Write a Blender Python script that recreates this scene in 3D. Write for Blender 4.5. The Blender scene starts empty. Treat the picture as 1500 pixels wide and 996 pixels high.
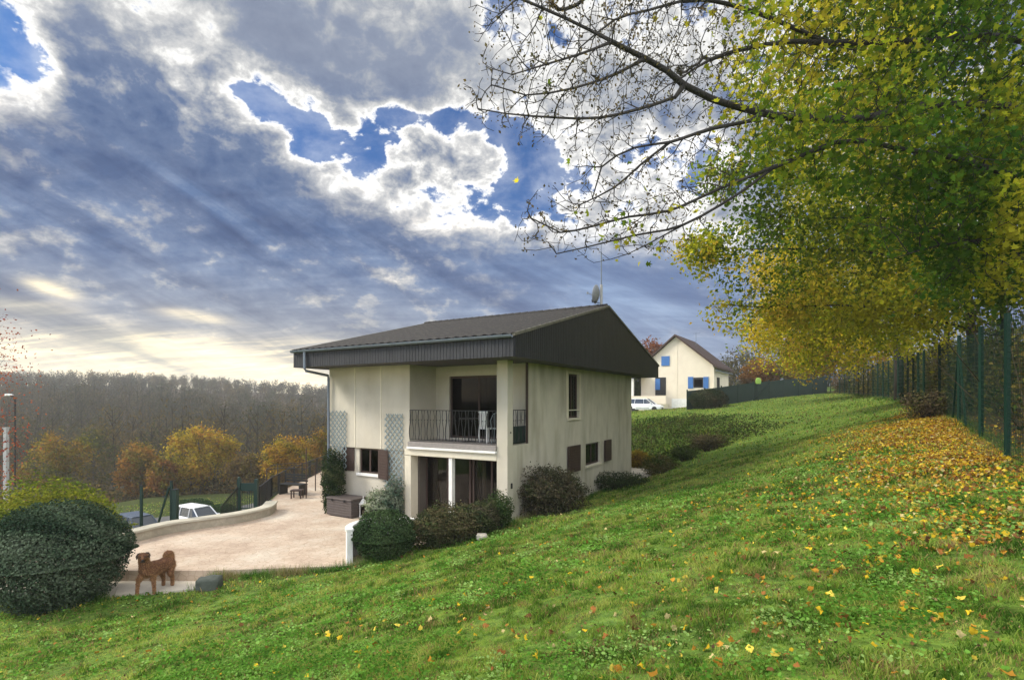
import bpy, bmesh, math, random
import numpy as np
from mathutils import Vector, Matrix
random.seed(7); RS = np.random.RandomState(11)
R = math.radians; PI = math.pi
scn = bpy.context.scene
col = scn.collection
F = 765.0; CX = 750.0; HY = 588.0           # focal length and horizon measured on the photograph (pixels)
def ray(px, py, Y):                          # real point seen at a pixel at a known distance
    return Vector(((px-CX)/F*Y, Y, (HY-py)/F*Y))
# ------------------------------------------------------------------ materials
def nt_new(name):
    m = bpy.data.materials.new(name); m.use_nodes = True
    nt = m.node_tree
    for n in list(nt.nodes): nt.nodes.remove(n)
    out = nt.nodes.new('ShaderNodeOutputMaterial')
    return m, nt, out
def ramp(nt, fac, stops):
    r = nt.nodes.new('ShaderNodeValToRGB'); cr = r.color_ramp
    while len(cr.elements) < len(stops): cr.elements.new(0.5)
    for e, (p, c) in zip(cr.elements, stops):
        e.position = p; e.color = (c[0], c[1], c[2], 1)
    nt.links.new(fac, r.inputs[0]); return r
def mat(name, c1, c2=None, scale=4, rough=.7, bump=0, bscale=None, metal=0, stretch=None, detail=6, c3=None, spec=.4, dirt=None):
    m, nt, out = nt_new(name)
    p = nt.nodes.new('ShaderNodeBsdfPrincipled'); nt.links.new(p.outputs[0], out.inputs[0])
    p.inputs['Roughness'].default_value = rough; p.inputs['Metallic'].default_value = metal
    p.inputs['Specular IOR Level'].default_value = spec
    tc = nt.nodes.new('ShaderNodeTexCoord'); mp = nt.nodes.new('ShaderNodeMapping')
    nt.links.new(tc.outputs['Object'], mp.inputs[0])
    if stretch: mp.inputs['Scale'].default_value = stretch
    if c2 is None: c2 = tuple(v*.8 for v in c1)
    n = nt.nodes.new('ShaderNodeTexNoise'); n.inputs['Scale'].default_value = scale; n.inputs['Detail'].default_value = detail
    n.inputs['Roughness'].default_value = .6
    nt.links.new(mp.outputs[0], n.inputs[0])
    st = [(.32, c1), (.68, c2)] if c3 is None else [(.3, c1), (.5, c2), (.7, c3)]
    r = ramp(nt, n.outputs[0], st); colr = r.outputs[0]
    if dirt:
        n2 = nt.nodes.new('ShaderNodeTexNoise'); n2.inputs['Scale'].default_value = dirt[1]; n2.inputs['Detail'].default_value = 8
        mp2 = nt.nodes.new('ShaderNodeMapping'); mp2.inputs['Scale'].default_value = dirt[2]; nt.links.new(tc.outputs['Object'], mp2.inputs[0])
        nt.links.new(mp2.outputs[0], n2.inputs[0])
        r2 = ramp(nt, n2.outputs[0], [(.42, (1, 1, 1)), (.72, dirt[0])])
        mx = nt.nodes.new('ShaderNodeMix'); mx.data_type = 'RGBA'; mx.blend_type = 'MULTIPLY'; mx.inputs[0].default_value = 1
        nt.links.new(colr, mx.inputs[6]); nt.links.new(r2.outputs[0], mx.inputs[7]); colr = mx.outputs[2]
    nt.links.new(colr, p.inputs['Base Color'])
    if bump:
        b = nt.nodes.new('ShaderNodeBump'); b.inputs['Strength'].default_value = bump; b.inputs['Distance'].default_value = .03
        nb = nt.nodes.new('ShaderNodeTexNoise'); nb.inputs['Scale'].default_value = bscale or scale*6; nb.inputs['Detail'].default_value = 5
        nt.links.new(mp.outputs[0], nb.inputs[0]); nt.links.new(nb.outputs[0], b.inputs['Height']); nt.links.new(b.outputs[0], p.inputs['Normal'])
    return m
def leaf_mat(name, trans=.55, rough=.5, tint=1.35):
    m, nt, out = nt_new(name)
    a = nt.nodes.new('ShaderNodeAttribute'); a.attribute_name = 'Col'
    p = nt.nodes.new('ShaderNodeBsdfDiffuse')
    t = nt.nodes.new('ShaderNodeBsdfTranslucent'); mx = nt.nodes.new('ShaderNodeMixShader'); mx.inputs[0].default_value = trans
    g = nt.nodes.new('ShaderNodeVectorMath'); g.operation = 'MULTIPLY'; g.inputs[1].default_value = (tint, tint, tint*.75)
    nt.links.new(a.outputs['Color'], p.inputs['Color']); nt.links.new(a.outputs['Color'], g.inputs[0]); nt.links.new(g.outputs[0], t.inputs['Color'])
    nt.links.new(p.outputs[0], mx.inputs[1]); nt.links.new(t.outputs[0], mx.inputs[2]); nt.links.new(mx.outputs[0], out.inputs[0])
    return m
def glass_mat(name, tint=(.5, .55, .6), refl=.35):
    m, nt, out = nt_new(name)
    tr = nt.nodes.new('ShaderNodeBsdfTransparent'); tr.inputs[0].default_value = (*tint, 1)
    gl = nt.nodes.new('ShaderNodeBsdfGlossy'); gl.inputs['Roughness'].default_value = .03; gl.inputs['Color'].default_value = (.9, .95, 1, 1)
    fr = nt.nodes.new('ShaderNodeFresnel'); fr.inputs[0].default_value = 1.5
    ma = nt.nodes.new('ShaderNodeMath'); ma.operation = 'MULTIPLY_ADD'; ma.inputs[1].default_value = .8; ma.inputs[2].default_value = refl*.3; ma.use_clamp = True
    nt.links.new(fr.outputs[0], ma.inputs[0])
    mx = nt.nodes.new('ShaderNodeMixShader'); nt.links.new(ma.outputs[0], mx.inputs[0]); nt.links.new(tr.outputs[0], mx.inputs[1]); nt.links.new(gl.outputs[0], mx.inputs[2])
    nt.links.new(mx.outputs[0], out.inputs[0]); return m
M = {}
M['wall'] = mat('render_cream', (.54, .495, .405), (.48, .44, .355), 1.5, .85, .25, 60, dirt=((.88, .86, .83), 1.0, (1.6, 1.6, .4)))
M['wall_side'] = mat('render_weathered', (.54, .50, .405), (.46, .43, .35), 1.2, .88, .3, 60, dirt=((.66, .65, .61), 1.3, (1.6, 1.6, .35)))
M['beam'] = mat('painted_beam', (.62, .57, .45), (.56, .51, .40), 3, .7, .1, 60)
M['white'] = mat('white_paint', (.78, .77, .73), (.66, .65, .61), 4, .6, .1, 50)
M['cladding'] = mat('slate_cladding', (.024, .025, .030), (.014, .015, .019), 5, .55, .2, 40, stretch=(1, 1, .3))
M['rooftile'] = mat('roof_tile', (.046, .040, .036), (.027, .025, .025), 9, .85, .4, 60, c3=(.062, .058, .046))
M['verge'] = mat('mossy_verge', (.15, .14, .10), (.09, .085, .07), 6, .9, .4, 30)
M['soffit'] = mat('soffit', (.09, .085, .09), (.07, .066, .07), 4, .8)
M['zinc'] = mat('zinc', (.17, .20, .24), (.13, .155, .19), 6, .5, metal=.2)
M['brown'] = mat('brown_wood', (.060, .034, .026), (.04, .024, .019), 8, .6, .2, 60, stretch=(1, 1, .2))
M['iron'] = mat('black_iron', (.018, .019, .020), (.028, .027, .026), 20, .5, metal=.3)
M['green_metal'] = mat('green_fence_coat', (.005, .026, .016), (.008, .033, .021), 8, .6, spec=.15)
M['dkgreen_metal'] = mat('dark_green_coat', (.010, .028, .022), (.014, .036, .028), 8, .5)
M['tile'] = mat('balcony_tile', (.28, .25, .23), (.22, .20, .185), 10, .6)
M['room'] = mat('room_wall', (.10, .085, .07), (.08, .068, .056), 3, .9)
M['curtain'] = mat('curtain_brown', (.13, .085, .06), (.09, .06, .042), 8, .9, stretch=(6, 6, .3))
M['curtain_w'] = mat('curtain_pale', (.42, .40, .36), (.34, .33, .30), 8, .9, stretch=(6, 6, .3))
M['glass'] = glass_mat('window_glass', (.55, .52, .48), -.06)
M['glass_dark'] = glass_mat('window_glass_dark', (.30, .27, .25), -.10)
M['chest'] = mat('chest_plastic', (.085, .068, .062), (.07, .056, .05), 6, .6, .1, 80)
M['trellis'] = mat('trellis_grey', (.25, .30, .30), (.20, .24, .245), 8, .7)
M['stone'] = mat('wall_stone', (.42, .37, .28), (.30, .265, .20), 3, .9, .5, 20, c3=(.36, .32, .25))
M['cap'] = mat('cap_stone', (.50, .46, .37), (.40, .37, .29), 3, .85, .3, 20)
M['rock'] = mat('grey_rock', (.085, .095, .08), (.055, .065, .05), 5, .9, .7, 12)
M['paleslab'] = mat('pale_slab', (.62, .55, .44), (.50, .44, .35), 3, .85, .3, 20)
M['bark'] = mat('bark', (.034, .029, .024), (.018, .016, .014), 12, .9, .6, 30)
M['bark_l'] = mat('bark_grey', (.10, .09, .075), (.06, .055, .048), 12, .9, .5, 30)
M['asphalt'] = mat('asphalt', (.10, .10, .10), (.075, .075, .075), 2, .85, .3, 60)
M['leaf'] = leaf_mat('leaf', .6, .5, 1.5)
M['leaf_dull'] = leaf_mat('leaf_evergreen', .15, .45, 1.0)
M['blade'] = leaf_mat('grass_blade', .45, .55, 1.4)
M['litter'] = leaf_mat('leaf_litter', .2, .6, 1.1)
M['neigh'] = mat('neighbour_render', (.70, .63, .50), (.64, .57, .45), 1, .85)
M['neigh_roof'] = mat('neighbour_tile', (.062, .036, .026), (.040, .024, .019), 6, .85, .3, 30)
M['blue'] = mat('blue_shutter', (.035, .12, .33), (.045, .15, .38), 6, .6)
M['carwhite'] = mat('car_white', (.80, .81, .82), (.77, .78, .79), 2, .25, spec=.6)
M['cardark'] = mat('car_blue', (.05, .07, .10), (.055, .075, .105), 2, .25, spec=.6)
M['rubber'] = mat('rubber', (.02, .02, .02), (.025, .025, .025), 9, .8)
M['rim'] = mat('rim', (.45, .45, .46), (.4, .4, .41), 9, .35, metal=.8)
M['lampglass'] = mat('lens', (.7, .72, .75), (.6, .62, .65), 9, .15)
M['redlens'] = mat('red_lens', (.35, .02, .02), (.3, .02, .02), 9, .2)
M['dish'] = mat('dish_grey', (.30, .31, .33), (.25, .26, .28), 5, .5)
M['concrete'] = mat('concrete', (.45, .44, .42), (.36, .35, .33), 4, .9, .2)
M['fur'] = mat('fur_rust', (.20, .085, .035), (.11, .045, .022), 14, .85, .9, 60, c3=(.26, .12, .055))
M['furdark'] = mat('fur_dark', (.03, .018, .012), (.05, .028, .018), 14, .85)
M['signgreen'] = mat('sign_lime', (.35, .55, .10), (.30, .50, .09), 5, .5)
# ------------------------------------------------------------------ object helpers
def tag(o, label=None, cat=None, group=None, kind=None):
    if label: o['label'] = label
    if cat: o['category'] = cat
    if group: o['group'] = group
    if kind: o['kind'] = kind
    return o
def empty(name, loc=(0, 0, 0), rz=0, label=None, cat=None, group=None):
    o = bpy.data.objects.new(name, None); col.objects.link(o); o.location = loc; o.rotation_euler = (0, 0, rz)
    o.empty_display_size = .2
    return tag(o, label, cat, group)
def copy_tree(o, parent=None):
    c = o.copy(); col.objects.link(c); c.parent = parent
    for ch in list(o.children): copy_tree(ch, c)
    return c
class MB:
    def __init__(s): s.v = []; s.f = []
    def quad(s, a, b, c, d):
        i = len(s.v); s.v += [tuple(a), tuple(b), tuple(c), tuple(d)]; s.f.append((i, i+1, i+2, i+3)); return s
    def poly(s, pts):
        i = len(s.v); s.v += [tuple(p) for p in pts]; s.f.append(tuple(range(i, i+len(pts)))); return s
    def box(s, x0, x1, y0, y1, z0, z1):
        i = len(s.v)
        s.v += [(x0,y0,z0),(x1,y0,z0),(x1,y1,z0),(x0,y1,z0),(x0,y0,z1),(x1,y0,z1),(x1,y1,z1),(x0,y1,z1)]
        s.f += [(i,i+3,i+2,i+1),(i+4,i+5,i+6,i+7),(i,i+1,i+5,i+4),(i+1,i+2,i+6,i+5),(i+2,i+3,i+7,i+6),(i+3,i,i+4,i+7)]; return s
    def prism(s, poly, z0, z1):                      # horizontal polygon (ccw) extruded
        n = len(poly); i = len(s.v)
        s.v += [(p[0], p[1], z0) for p in poly] + [(p[0], p[1], z1) for p in poly]
        s.f += [tuple(i+k for k in reversed(range(n))), tuple(i+n+k for k in range(n))]
        s.f += [(i+k, i+(k+1) % n, i+n+(k+1) % n, i+n+k) for k in range(n)]; return s
    def extr(s, poly, d):                            # any planar polygon extruded by vector d
        n = len(poly); i = len(s.v); d = Vector(d)
        s.v += [tuple(Vector(p)) for p in poly] + [tuple(Vector(p)+d) for p in poly]
        s.f += [tuple(i+k for k in reversed(range(n))), tuple(i+n+k for k in range(n))]
        s.f += [(i+k, i+(k+1) % n, i+n+(k+1) % n, i+n+k) for k in range(n)]; return s
    def tube(s, pts, r, n=8, r1=None):
        pts = [Vector(p) for p in pts]; i0 = len(s.v); m = len(pts)
        up = Vector((0, 0, 1)); 
        for k, p in enumerate(pts):
            d = (pts[min(k+1, m-1)]-pts[max(k-1, 0)]).normalized()
            a = d.cross(up if abs(d.z) < .95 else Vector((1, 0, 0))).normalized(); b = d.cross(a)
            rr = r if r1 is None else r+(r1-r)*k/(m-1)
            for j in range(n):
                t = 2*PI*j/n+PI/n; s.v.append(tuple(p+a*math.cos(t)*rr+b*math.sin(t)*rr))
        for k in range(m-1):
            for j in range(n):
                a = i0+k*n+j; b = i0+k*n+(j+1) % n; s.f.append((a, b, b+n, a+n))
        s.f.append(tuple(i0+j for j in range(n))); s.f.append(tuple(i0+(m-1)*n+j for j in reversed(range(n)))); return s
    def bar(s, a, b, w, h=None):                     # rectangular bar from a to b
        h = h or w; a = Vector(a); b = Vector(b); d = (b-a).normalized()
        u = d.cross(Vector((0, 0, 1)) if abs(d.z) < .95 else Vector((1, 0, 0))).normalized(); v = d.cross(u)
        c = [u*w/2*sx+v*h/2*sy for sx, sy in ((-1,-1),(1,-1),(1,1),(-1,1))]
        i = len(s.v); s.v += [tuple(a+x) for x in c]+[tuple(b+x) for x in c]
        s.f += [(i,i+3,i+2,i+1),(i+4,i+5,i+6,i+7)]+[(i+k,i+(k+1)%4,i+4+(k+1)%4,i+4+k) for k in range(4)]; return s
    def lathe(s, prof, c=(0, 0, 0), n=20, sx=1, sy=1):
        i0 = len(s.v)
        for (r, z) in prof:
            for j in range(n):
                t = 2*PI*j/n; s.v.append((c[0]+r*sx*math.cos(t), c[1]+r*sy*math.sin(t), c[2]+z))
        for k in range(len(prof)-1):
            for j in range(n):
                a = i0+k*n+j; b = i0+k*n+(j+1) % n; s.f.append((a, b, b+n, a+n))
        s.f.append(tuple(i0+j for j in reversed(range(n)))); s.f.append(tuple(i0+(len(prof)-1)*n+j for j in range(n))); return s
    def build(s, name, m, parent=None, bevel=0, smooth=False):
        me = bpy.data.meshes.new(name); me.from_pydata(s.v, [], s.f); me.update()
        bm = bmesh.new(); bm.from_mesh(me); bmesh.ops.recalc_face_normals(bm, faces=bm.faces)
        if smooth:
            for f in bm.faces: f.smooth = True
        bm.to_mesh(me); bm.free()
        me.materials.append(m); o = bpy.data.objects.new(name, me); col.objects.link(o)
        if parent: o.parent = parent
        if bevel:
            b = o.modifiers.new('bevel', 'BEVEL'); b.width = bevel; b.segments = 2; b.limit_method = 'ANGLE'
        return o
def np_mesh(name, V, Fc, m, parent=None, colors=None, smooth=False):
    """V (n,3); Fc list of (k,c) index arrays"""
    me = bpy.data.meshes.new(name); V = np.asarray(V, np.float32)
    if not isinstance(Fc, (list, tuple)): Fc = [Fc]
    me.vertices.add(len(V)); me.vertices.foreach_set('co', V.ravel())
    idx = np.concatenate([f.ravel() for f in Fc]).astype(np.int32)
    st = []; o0 = 0
    for f in Fc:
        st.append(o0+np.arange(f.shape[0])*f.shape[1]); o0 += f.size
    st = np.concatenate(st).astype(np.int32)
    me.loops.add(len(idx)); me.loops.foreach_set('vertex_index', idx)
    me.polygons.add(len(st)); me.polygons.foreach_set('loop_start', st)
    if smooth: me.polygons.foreach_set('use_smooth', np.ones(len(st), bool))
    me.update(calc_edges=True)
    if colors is not None:
        a = me.attributes.new('Col', 'FLOAT_COLOR', 'POINT')
        c = np.ones((len(V), 4), np.float32); c[:, :3] = colors; a.data.foreach_set('color', c.ravel())
    me.materials.append(m); o = bpy.data.objects.new(name, me); col.objects.link(o)
    if parent: o.parent = parent
    return o
def norm(a): return a/np.maximum(np.linalg.norm(a, axis=-1, keepdims=True), 1e-9)
def scatter(name, tv, tf, P, N, size, colors, m, parent=None, ang=None, rs=RS, aspect=1.0):
    """copies of a small leaf template (tv in xy plane, tf faces) placed at P with normals N into one foliage mesh"""
    P = np.asarray(P, float); n = len(P); tv = np.asarray(tv, float); k = len(tv)
    N = norm(np.asarray(N, float)); ref = norm(rs.normal(size=(n, 3)))
    if ang is not None: ref = ang
    A = norm(np.cross(N, ref)); B = np.cross(N, A)
    size = np.broadcast_to(np.asarray(size, float), (n,))
    V = P[:, None, :]+size[:, None, None]*(A[:, None, :]*tv[None, :, 0:1]*aspect+B[:, None, :]*tv[None, :, 1:2]+N[:, None, :]*tv[None, :, 2:3])
    Fc = []
    for f in tf:
        f = np.asarray(f); Fc.append((np.arange(n)[:, None, None]*k+f[None]).reshape(-1, f.shape[1]))
    C = np.repeat(colors, k, axis=0) if colors is not None else None
    return np_mesh(name, V.reshape(-1, 3), Fc, m, parent, C)
LEAF4 = ([(-.5, 0, 0.08), (0, -.32, 0), (.5, 0, .08), (0, .32, 0)], [[(0, 1, 2, 3)]])
LEAF5 = ([(0, -.5, 0), (.45, -.25, .1), (.2, -.05, 0), (.5, .25, .1), (.12, .18, .02), (0, .55, -.08), (-.12, .18, .02), (-.5, .25, .1), (-.2, -.05, 0), (-.45, -.25, .1)],
         [[(0, 1, 2, 3, 4, 5, 6, 7, 8, 9)]])
def maple():
    pts = []; r = [.52, .33, .44, .30, .42, .26, .34, .26, .42, .30, .44, .33]
    v = [(0, 0, .06)]
    for k in range(12):
        a = 2*PI*k/12; v.append((r[k]*math.sin(a), r[k]*math.cos(a), (.12 if k % 2 == 0 else -.02)*(1 if k % 4 else -1)))
    return v, [[(0, 1+k, 1+(k+1) % 12) for k in range(12)]]
MAPLE = maple()
def vnoise(x, y, s=1.0, seed=0):                         # cheap smooth value noise, vectorised
    rs = np.random.RandomState(seed); T = rs.rand(64, 64)
    x = np.asarray(x)*s+100.3; y = np.asarray(y)*s+57.7
    xi = np.floor(x).astype(int); yi = np.floor(y).astype(int); fx = x-xi; fy = y-yi
    fx = fx*fx*(3-2*fx); fy = fy*fy*(3-2*fy)
    g = lambda a, b: T[a % 64, b % 64]
    return (g(xi, yi)*(1-fx)+g(xi+1, yi)*fx)*(1-fy)+(g(xi, yi+1)*(1-fx)+g(xi+1, yi+1)*fx)*fy
def fbm(x, y, s=1.0, seed=0, o=4):
    t = 0; a = .5; w = 0
    for k in range(o): t = t+a*vnoise(x, y, s*2**k, seed+k); w += a; a *= .55
    return t/w
def in_poly(x, y, poly):
    x = np.asarray(x); y = np.asarray(y); r = np.zeros(x.shape, bool); n = len(poly)
    for i in range(n):
        x0, y0 = poly[i]; x1, y1 = poly[(i+1) % n]
        c = ((y0 > y) != (y1 > y)) & (x < (x1-x0)*(y-y0)/((y1-y0) or 1e-9)+x0); r ^= c
    return r
def poly_dist(x, y, poly):
    d = np.full(np.shape(x), 1e9); n = len(poly)
    for i in range(n):
        a = np.array(poly[i]); b = np.array(poly[(i+1) % n]); ab = b-a
        t = np.clip(((x-a[0])*ab[0]+(y-a[1])*ab[1])/(ab@ab), 0, 1)
        d = np.minimum(d, np.hypot(x-a[0]-t*ab[0], y-a[1]-t*ab[1]))
    return d
# ------------------------------------------------------------------ house frame
TH = R(-30.5); CU = (math.sin(R(30.5)), math.cos(R(30.5)))     # u: along the side wall, away
P0 = (-.11, 14.6); PZ = -3.75
def H2W(lx, ly): return (P0[0]+CU[1]*lx+CU[0]*ly, P0[1]-CU[0]*lx+CU[1]*ly)
def fx(px, ly=0):
    r = (px-CX)/F; bx, by = P0[0]+CU[0]*ly, P0[1]+CU[1]*ly
    return (r*by-bx)/(CU[1]+CU[0]*r)
def fz(px, py, ly=0): return (HY-py)/F*(P0[1]+CU[1]*ly-CU[0]*fx(px, ly))
def sy(px, lx=0):
    r = (px-CX)/F; bx, by = P0[0]+CU[1]*lx, P0[1]-CU[0]*lx
    return (r*by-bx)/(CU[0]-CU[1]*r)
def sz(px, py, lx=0): return (HY-py)/F*(P0[1]-CU[0]*lx+CU[1]*sy(px, lx))
HW, HD = 7.3, 11.1
HOUSE = [H2W(-HW, 0), H2W(0, 0), H2W(0, HD), H2W(-HW, HD)]
PATIO = [(-11.4, 11.6), (-6.6, 11.6), (-3.7, 11.95), (-2.6, 13.3), (-.9, 14.9), (-1.5, 20), (-.5, 27), (-3, 30), (-10.4, 30), (-10, 26), (-9.7, 22),
         (-9.2, 20), (-8.55, 18.5), (-8.2, 17.2), (-8.6, 16.1), (-9.2, 15.6), (-9.9, 14.9), (-10.3, 13.9), (-11.6, 13.0)]
SLAB = [(-11.2, 10.75), (-9, 10.75), (-7.9, 10.85), (-6.75, 11.1), (-6.75, 11.6), (-11.2, 11.6)]
REAR = [H2W(1.3, HD-.6), H2W(1.3, HD+3.6), H2W(-7, HD+3.6), H2W(-7, HD-.6)]
# fence line measured post by post (tops and feet), 2.4 m tall
FP = [(5.2, 4.0, -1.12), (6.7, 6.3, -1.04), (8.25, 8.7, -.93), (10.06, 11.2, -.79), (12.5, 14.6, -.55), (14.9, 18.2, -.42), (16.8, 21.3, -.33), (18.9, 24.6, -.16), (20.5, 27.4, -.05),
      (22.4, 30.6, .08), (24.3, 34.2, .2), (26.4, 38.2, .31), (28.0, 41.6, .42), (29.6, 45.2, .55), (31.2, 49.0, .66), (32.8, 53.0, .78), (34.3, 57, .9)]
# terrain: thin-plate spline through measured points
CP = [(0, 0, -1.6), (-4, -6, -1.9), (5, -6, -.4), (0, -15, -.6), (2.3, 7, -1.95), (-2, 5, -2.55), (-5, 5, -3.1), (-9, 2, -3.4), (-9.5, 9.7, -4.02), (-6.64, 10.6, -3.95), (-8.2, 10.5, -4.0), (-3.67, 11.9, -3.78),
      (-.3, 13.9, -3.35), (1.8, 17.2, -3.45), (4.9, 22, -3.45), (5.9, 24.8, -3.48), (7.2, 22, -2.95), (11, 24, -1.98), (7.0, 27.5, -3.35), (3.5, 31, -3.4), (9.4, 40, -1.25), (18.4, 38, -.95), (2, 40, -1.6), (8.8, 26.5, -2.85), (11.4, 34.5, -1.28), (9.6, 30.5, -2.35), (14.5, 36, -1.12), (6.6, 30, -3.15), (8, 35.5, -1.45), (3, 35.5, -1.7), (12.5, 28, -1.95),
      (17.3, 50, -.78), (24, 52, .05), (20, 66, -1.0), (34, 66, .9), (10, 60, -1.6), (7, 14, -1.75), (12, 12, -.7), (16, 14, -.5),
      (-9, 15.5, -3.85), (-10.8, 12.5, -4.0), (-11.2, 14.5, -4.3), (-10.5, 17, -4.3), (-10.4, 20, -4.2), (-12, 22, -5.2), (-13, 12, -4.8), (-14, 17, -6.0), (-15, 8, -4.8),
      (-17, 30, -8.4), (-22, 30, -9.2), (-20, 38, -9.6), (-28, 36, -9.5), (-24, 45, -9.9), (-15, 45, -9.0), (-12, 34, -6.8), (-25, 24, -8.0), (-25, 60, -10.2), (-40, 58, -10.6), (-11, 60, -8.6),
      (-35, 20, -8.5), (-30, 5, -7), (0, 75, -6), (-60, 110, -19), (-20, 110, -17.5), (20, 110, -6), (-110, 110, -18), (50, 110, 1), (100, 60, 4), (60, 30, 2), (40, -20, 3), (-40, -30, -5), (-100, 20, -16),
      (-180, 200, -3), (-120, 200, -7), (-40, 200, -13), (30, 200, -8), (-300, 330, 10), (-220, 330, 8), (-150, 330, 3.5), (-80, 330, -1), (0, 330, -3), (120, 300, 5), (-400, 700, 8), (0, 800, 6), (500, 700, 10), (800, 0, 6), (-800, 0, 0), (0, -800, 0), (1000, 1000, 10), (-1000, 1000, 10), (0, 1200, 10)]
CP += [(p[0], p[1], p[2]) for p in FP]
_c = np.array(CP, float); _S = 30.0
def _wp(x, y): 
    r = np.hypot(x, y); k = np.arcsinh(r/_S)*_S/np.maximum(r, 1e-6); return x*k, y*k
def _phi(r2): return .5*r2*np.log(np.maximum(r2, 1e-12))
_cx, _cy = _wp(_c[:, 0], _c[:, 1]); _n = len(_c)
_K = _phi((_cx[:, None]-_cx[None])**2+(_cy[:, None]-_cy[None])**2)+np.eye(_n)*2.0
_Pm = np.c_[np.ones(_n), _cx, _cy]; _A = np.zeros((_n+3, _n+3)); _A[:_n, :_n] = _K; _A[:_n, _n:] = _Pm; _A[_n:, :_n] = _Pm.T
_w = np.linalg.solve(_A, np.r_[_c[:, 2], 0, 0, 0])
def base_h(x, y):
    x = np.asarray(x, float); y = np.asarray(y, float); s = x.shape; x = x.ravel(); y = y.ravel()
    wx, wy = _wp(x, y); o = np.empty(len(x))
    for i in range(0, len(x), 20000):
        a = wx[i:i+20000]; b = wy[i:i+20000]
        o[i:i+20000] = _phi((a[:, None]-_cx)**2+(b[:, None]-_cy)**2)@_w[:_n]+_w[_n]+_w[_n+1]*a+_w[_n+2]*b
    return o.reshape(s)
def ground_h(x, y):
    h = base_h(x, y); x = np.asarray(x, float); y = np.asarray(y, float)
    near = (np.hypot(x, y) < 40)
    h = h+np.where(near, (fbm(x, y, .9, 3, 3)-.5)*.10, 0)
    for poly, lv in ((PATIO, -3.86), (SLAB, -4.06), (HOUSE, -4.1), (REAR, -3.56)):
        ins = in_poly(x, y, poly); d = np.where(ins, 0, poly_dist(x, y, poly))
        k = np.clip(1-d/.25, 0, 1)
        h = np.where(k > 0, h*(1-k)+np.minimum(h, lv)*k, h)
    return h
def gh(x, y): return float(ground_h(np.array([x]), np.array([y]))[0])
# ------------------------------------------------------------------ ground sheet
def axis(lo, hi, step, far, n):
    a = np.arange(lo, hi+.001, step); g = step*np.cumsum(1.09**np.arange(1, n)); 
    g = g*(far/g[-1]) if g[-1] < far else g[g < far]
    g2 = np.append(g, far)
    return np.concatenate([(lo-g2)[::-1], a, hi+g2])
xs = axis(-16, 22, .2, 900, 80); ys = axis(-3, 38, .2, 900, 80)
GX, GY = np.meshgrid(xs, ys); GZ = ground_h(GX, GY)
V = np.c_[GX.ravel(), GY.ravel(), GZ.ravel()]; nx, ny = len(xs), len(ys)
ii = (np.arange(ny-1)[:, None]*nx+np.arange(nx-1)[None]).ravel()
# colour of soil/turf per place: turf, forest floor, leaf-litter strip under the maples
def fence_side(x, y):                                        # >0 : beyond the green fence
    fy = np.array([p[1] for p in FP]); fxx = np.array([p[0] for p in FP])
    return np.asarray(x)-np.interp(y, fy, fxx)
g1 = fbm(GX, GY, .5, 5); g2 = fbm(GX, GY, 3.0, 9)
turf = np.stack([.085+.06*g1, .15+.08*g1, .025+.012*g2], -1)*(0.6+.6*g2)[..., None]
brown = np.array([.075, .055, .032])*(0.6+.8*g2)[..., None]
dull = (np.clip((-GX-9)/4, 0, 1)*np.clip((GY-16)/6, 0, 1))[..., None]; turf = turf*(1-.72*dull)+np.array([.03, .025, .012])*dull*.6
fs = fence_side(GX, GY); k = np.clip(fs/1.0+.3, 0, 1)*(GY > 2)*(GY < 62)
farwood = np.clip((GY-75)/40, 0, 1)
k = np.maximum(k, farwood)[..., None]
cc = turf*(1-k)+brown*k
m, nt, out = nt_new('turf_soil')
a = nt.nodes.new('ShaderNodeAttribute'); a.attribute_name = 'Col'; p = nt.nodes.new('ShaderNodeBsdfPrincipled'); p.inputs['Roughness'].default_value = .95; p.inputs['Specular IOR Level'].default_value = .1
tc = nt.nodes.new('ShaderNodeTexCoord'); n = nt.nodes.new('ShaderNodeTexNoise'); n.inputs['Scale'].default_value = 9; n.inputs['Detail'].default_value = 8
nt.links.new(tc.outputs['Object'], n.inputs[0]); r = ramp(nt, n.outputs[0], [(.3, (.45, .45, .45)), (.5, (1, 1, 1)), (.72, (1.5, 1.35, 1.1))])
mx = nt.nodes.new('ShaderNodeMix'); mx.data_type = 'RGBA'; mx.blend_type = 'MULTIPLY'; mx.inputs[0].default_value = 1
nt.links.new(a.outputs['Color'], mx.inputs[6]); nt.links.new(r.outputs[0], mx.inputs[7]); nt.links.new(mx.outputs[2], p.inputs['Base Color'])
b = nt.nodes.new('ShaderNodeBump'); b.inputs['Strength'].default_value = .8; b.inputs['Distance'].default_value = .05; nt.links.new(n.outputs[0], b.inputs['Height']); nt.links.new(b.outputs[0], p.inputs['Normal'])
nt.links.new(p.outputs[0], out.inputs[0]); M['turf'] = m
g = np_mesh('ground', V, np.c_[ii, ii+1, ii+nx+1, ii+nx], M['turf'], None, cc.reshape(-1, 3), True); tag(g, kind='structure')
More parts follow.
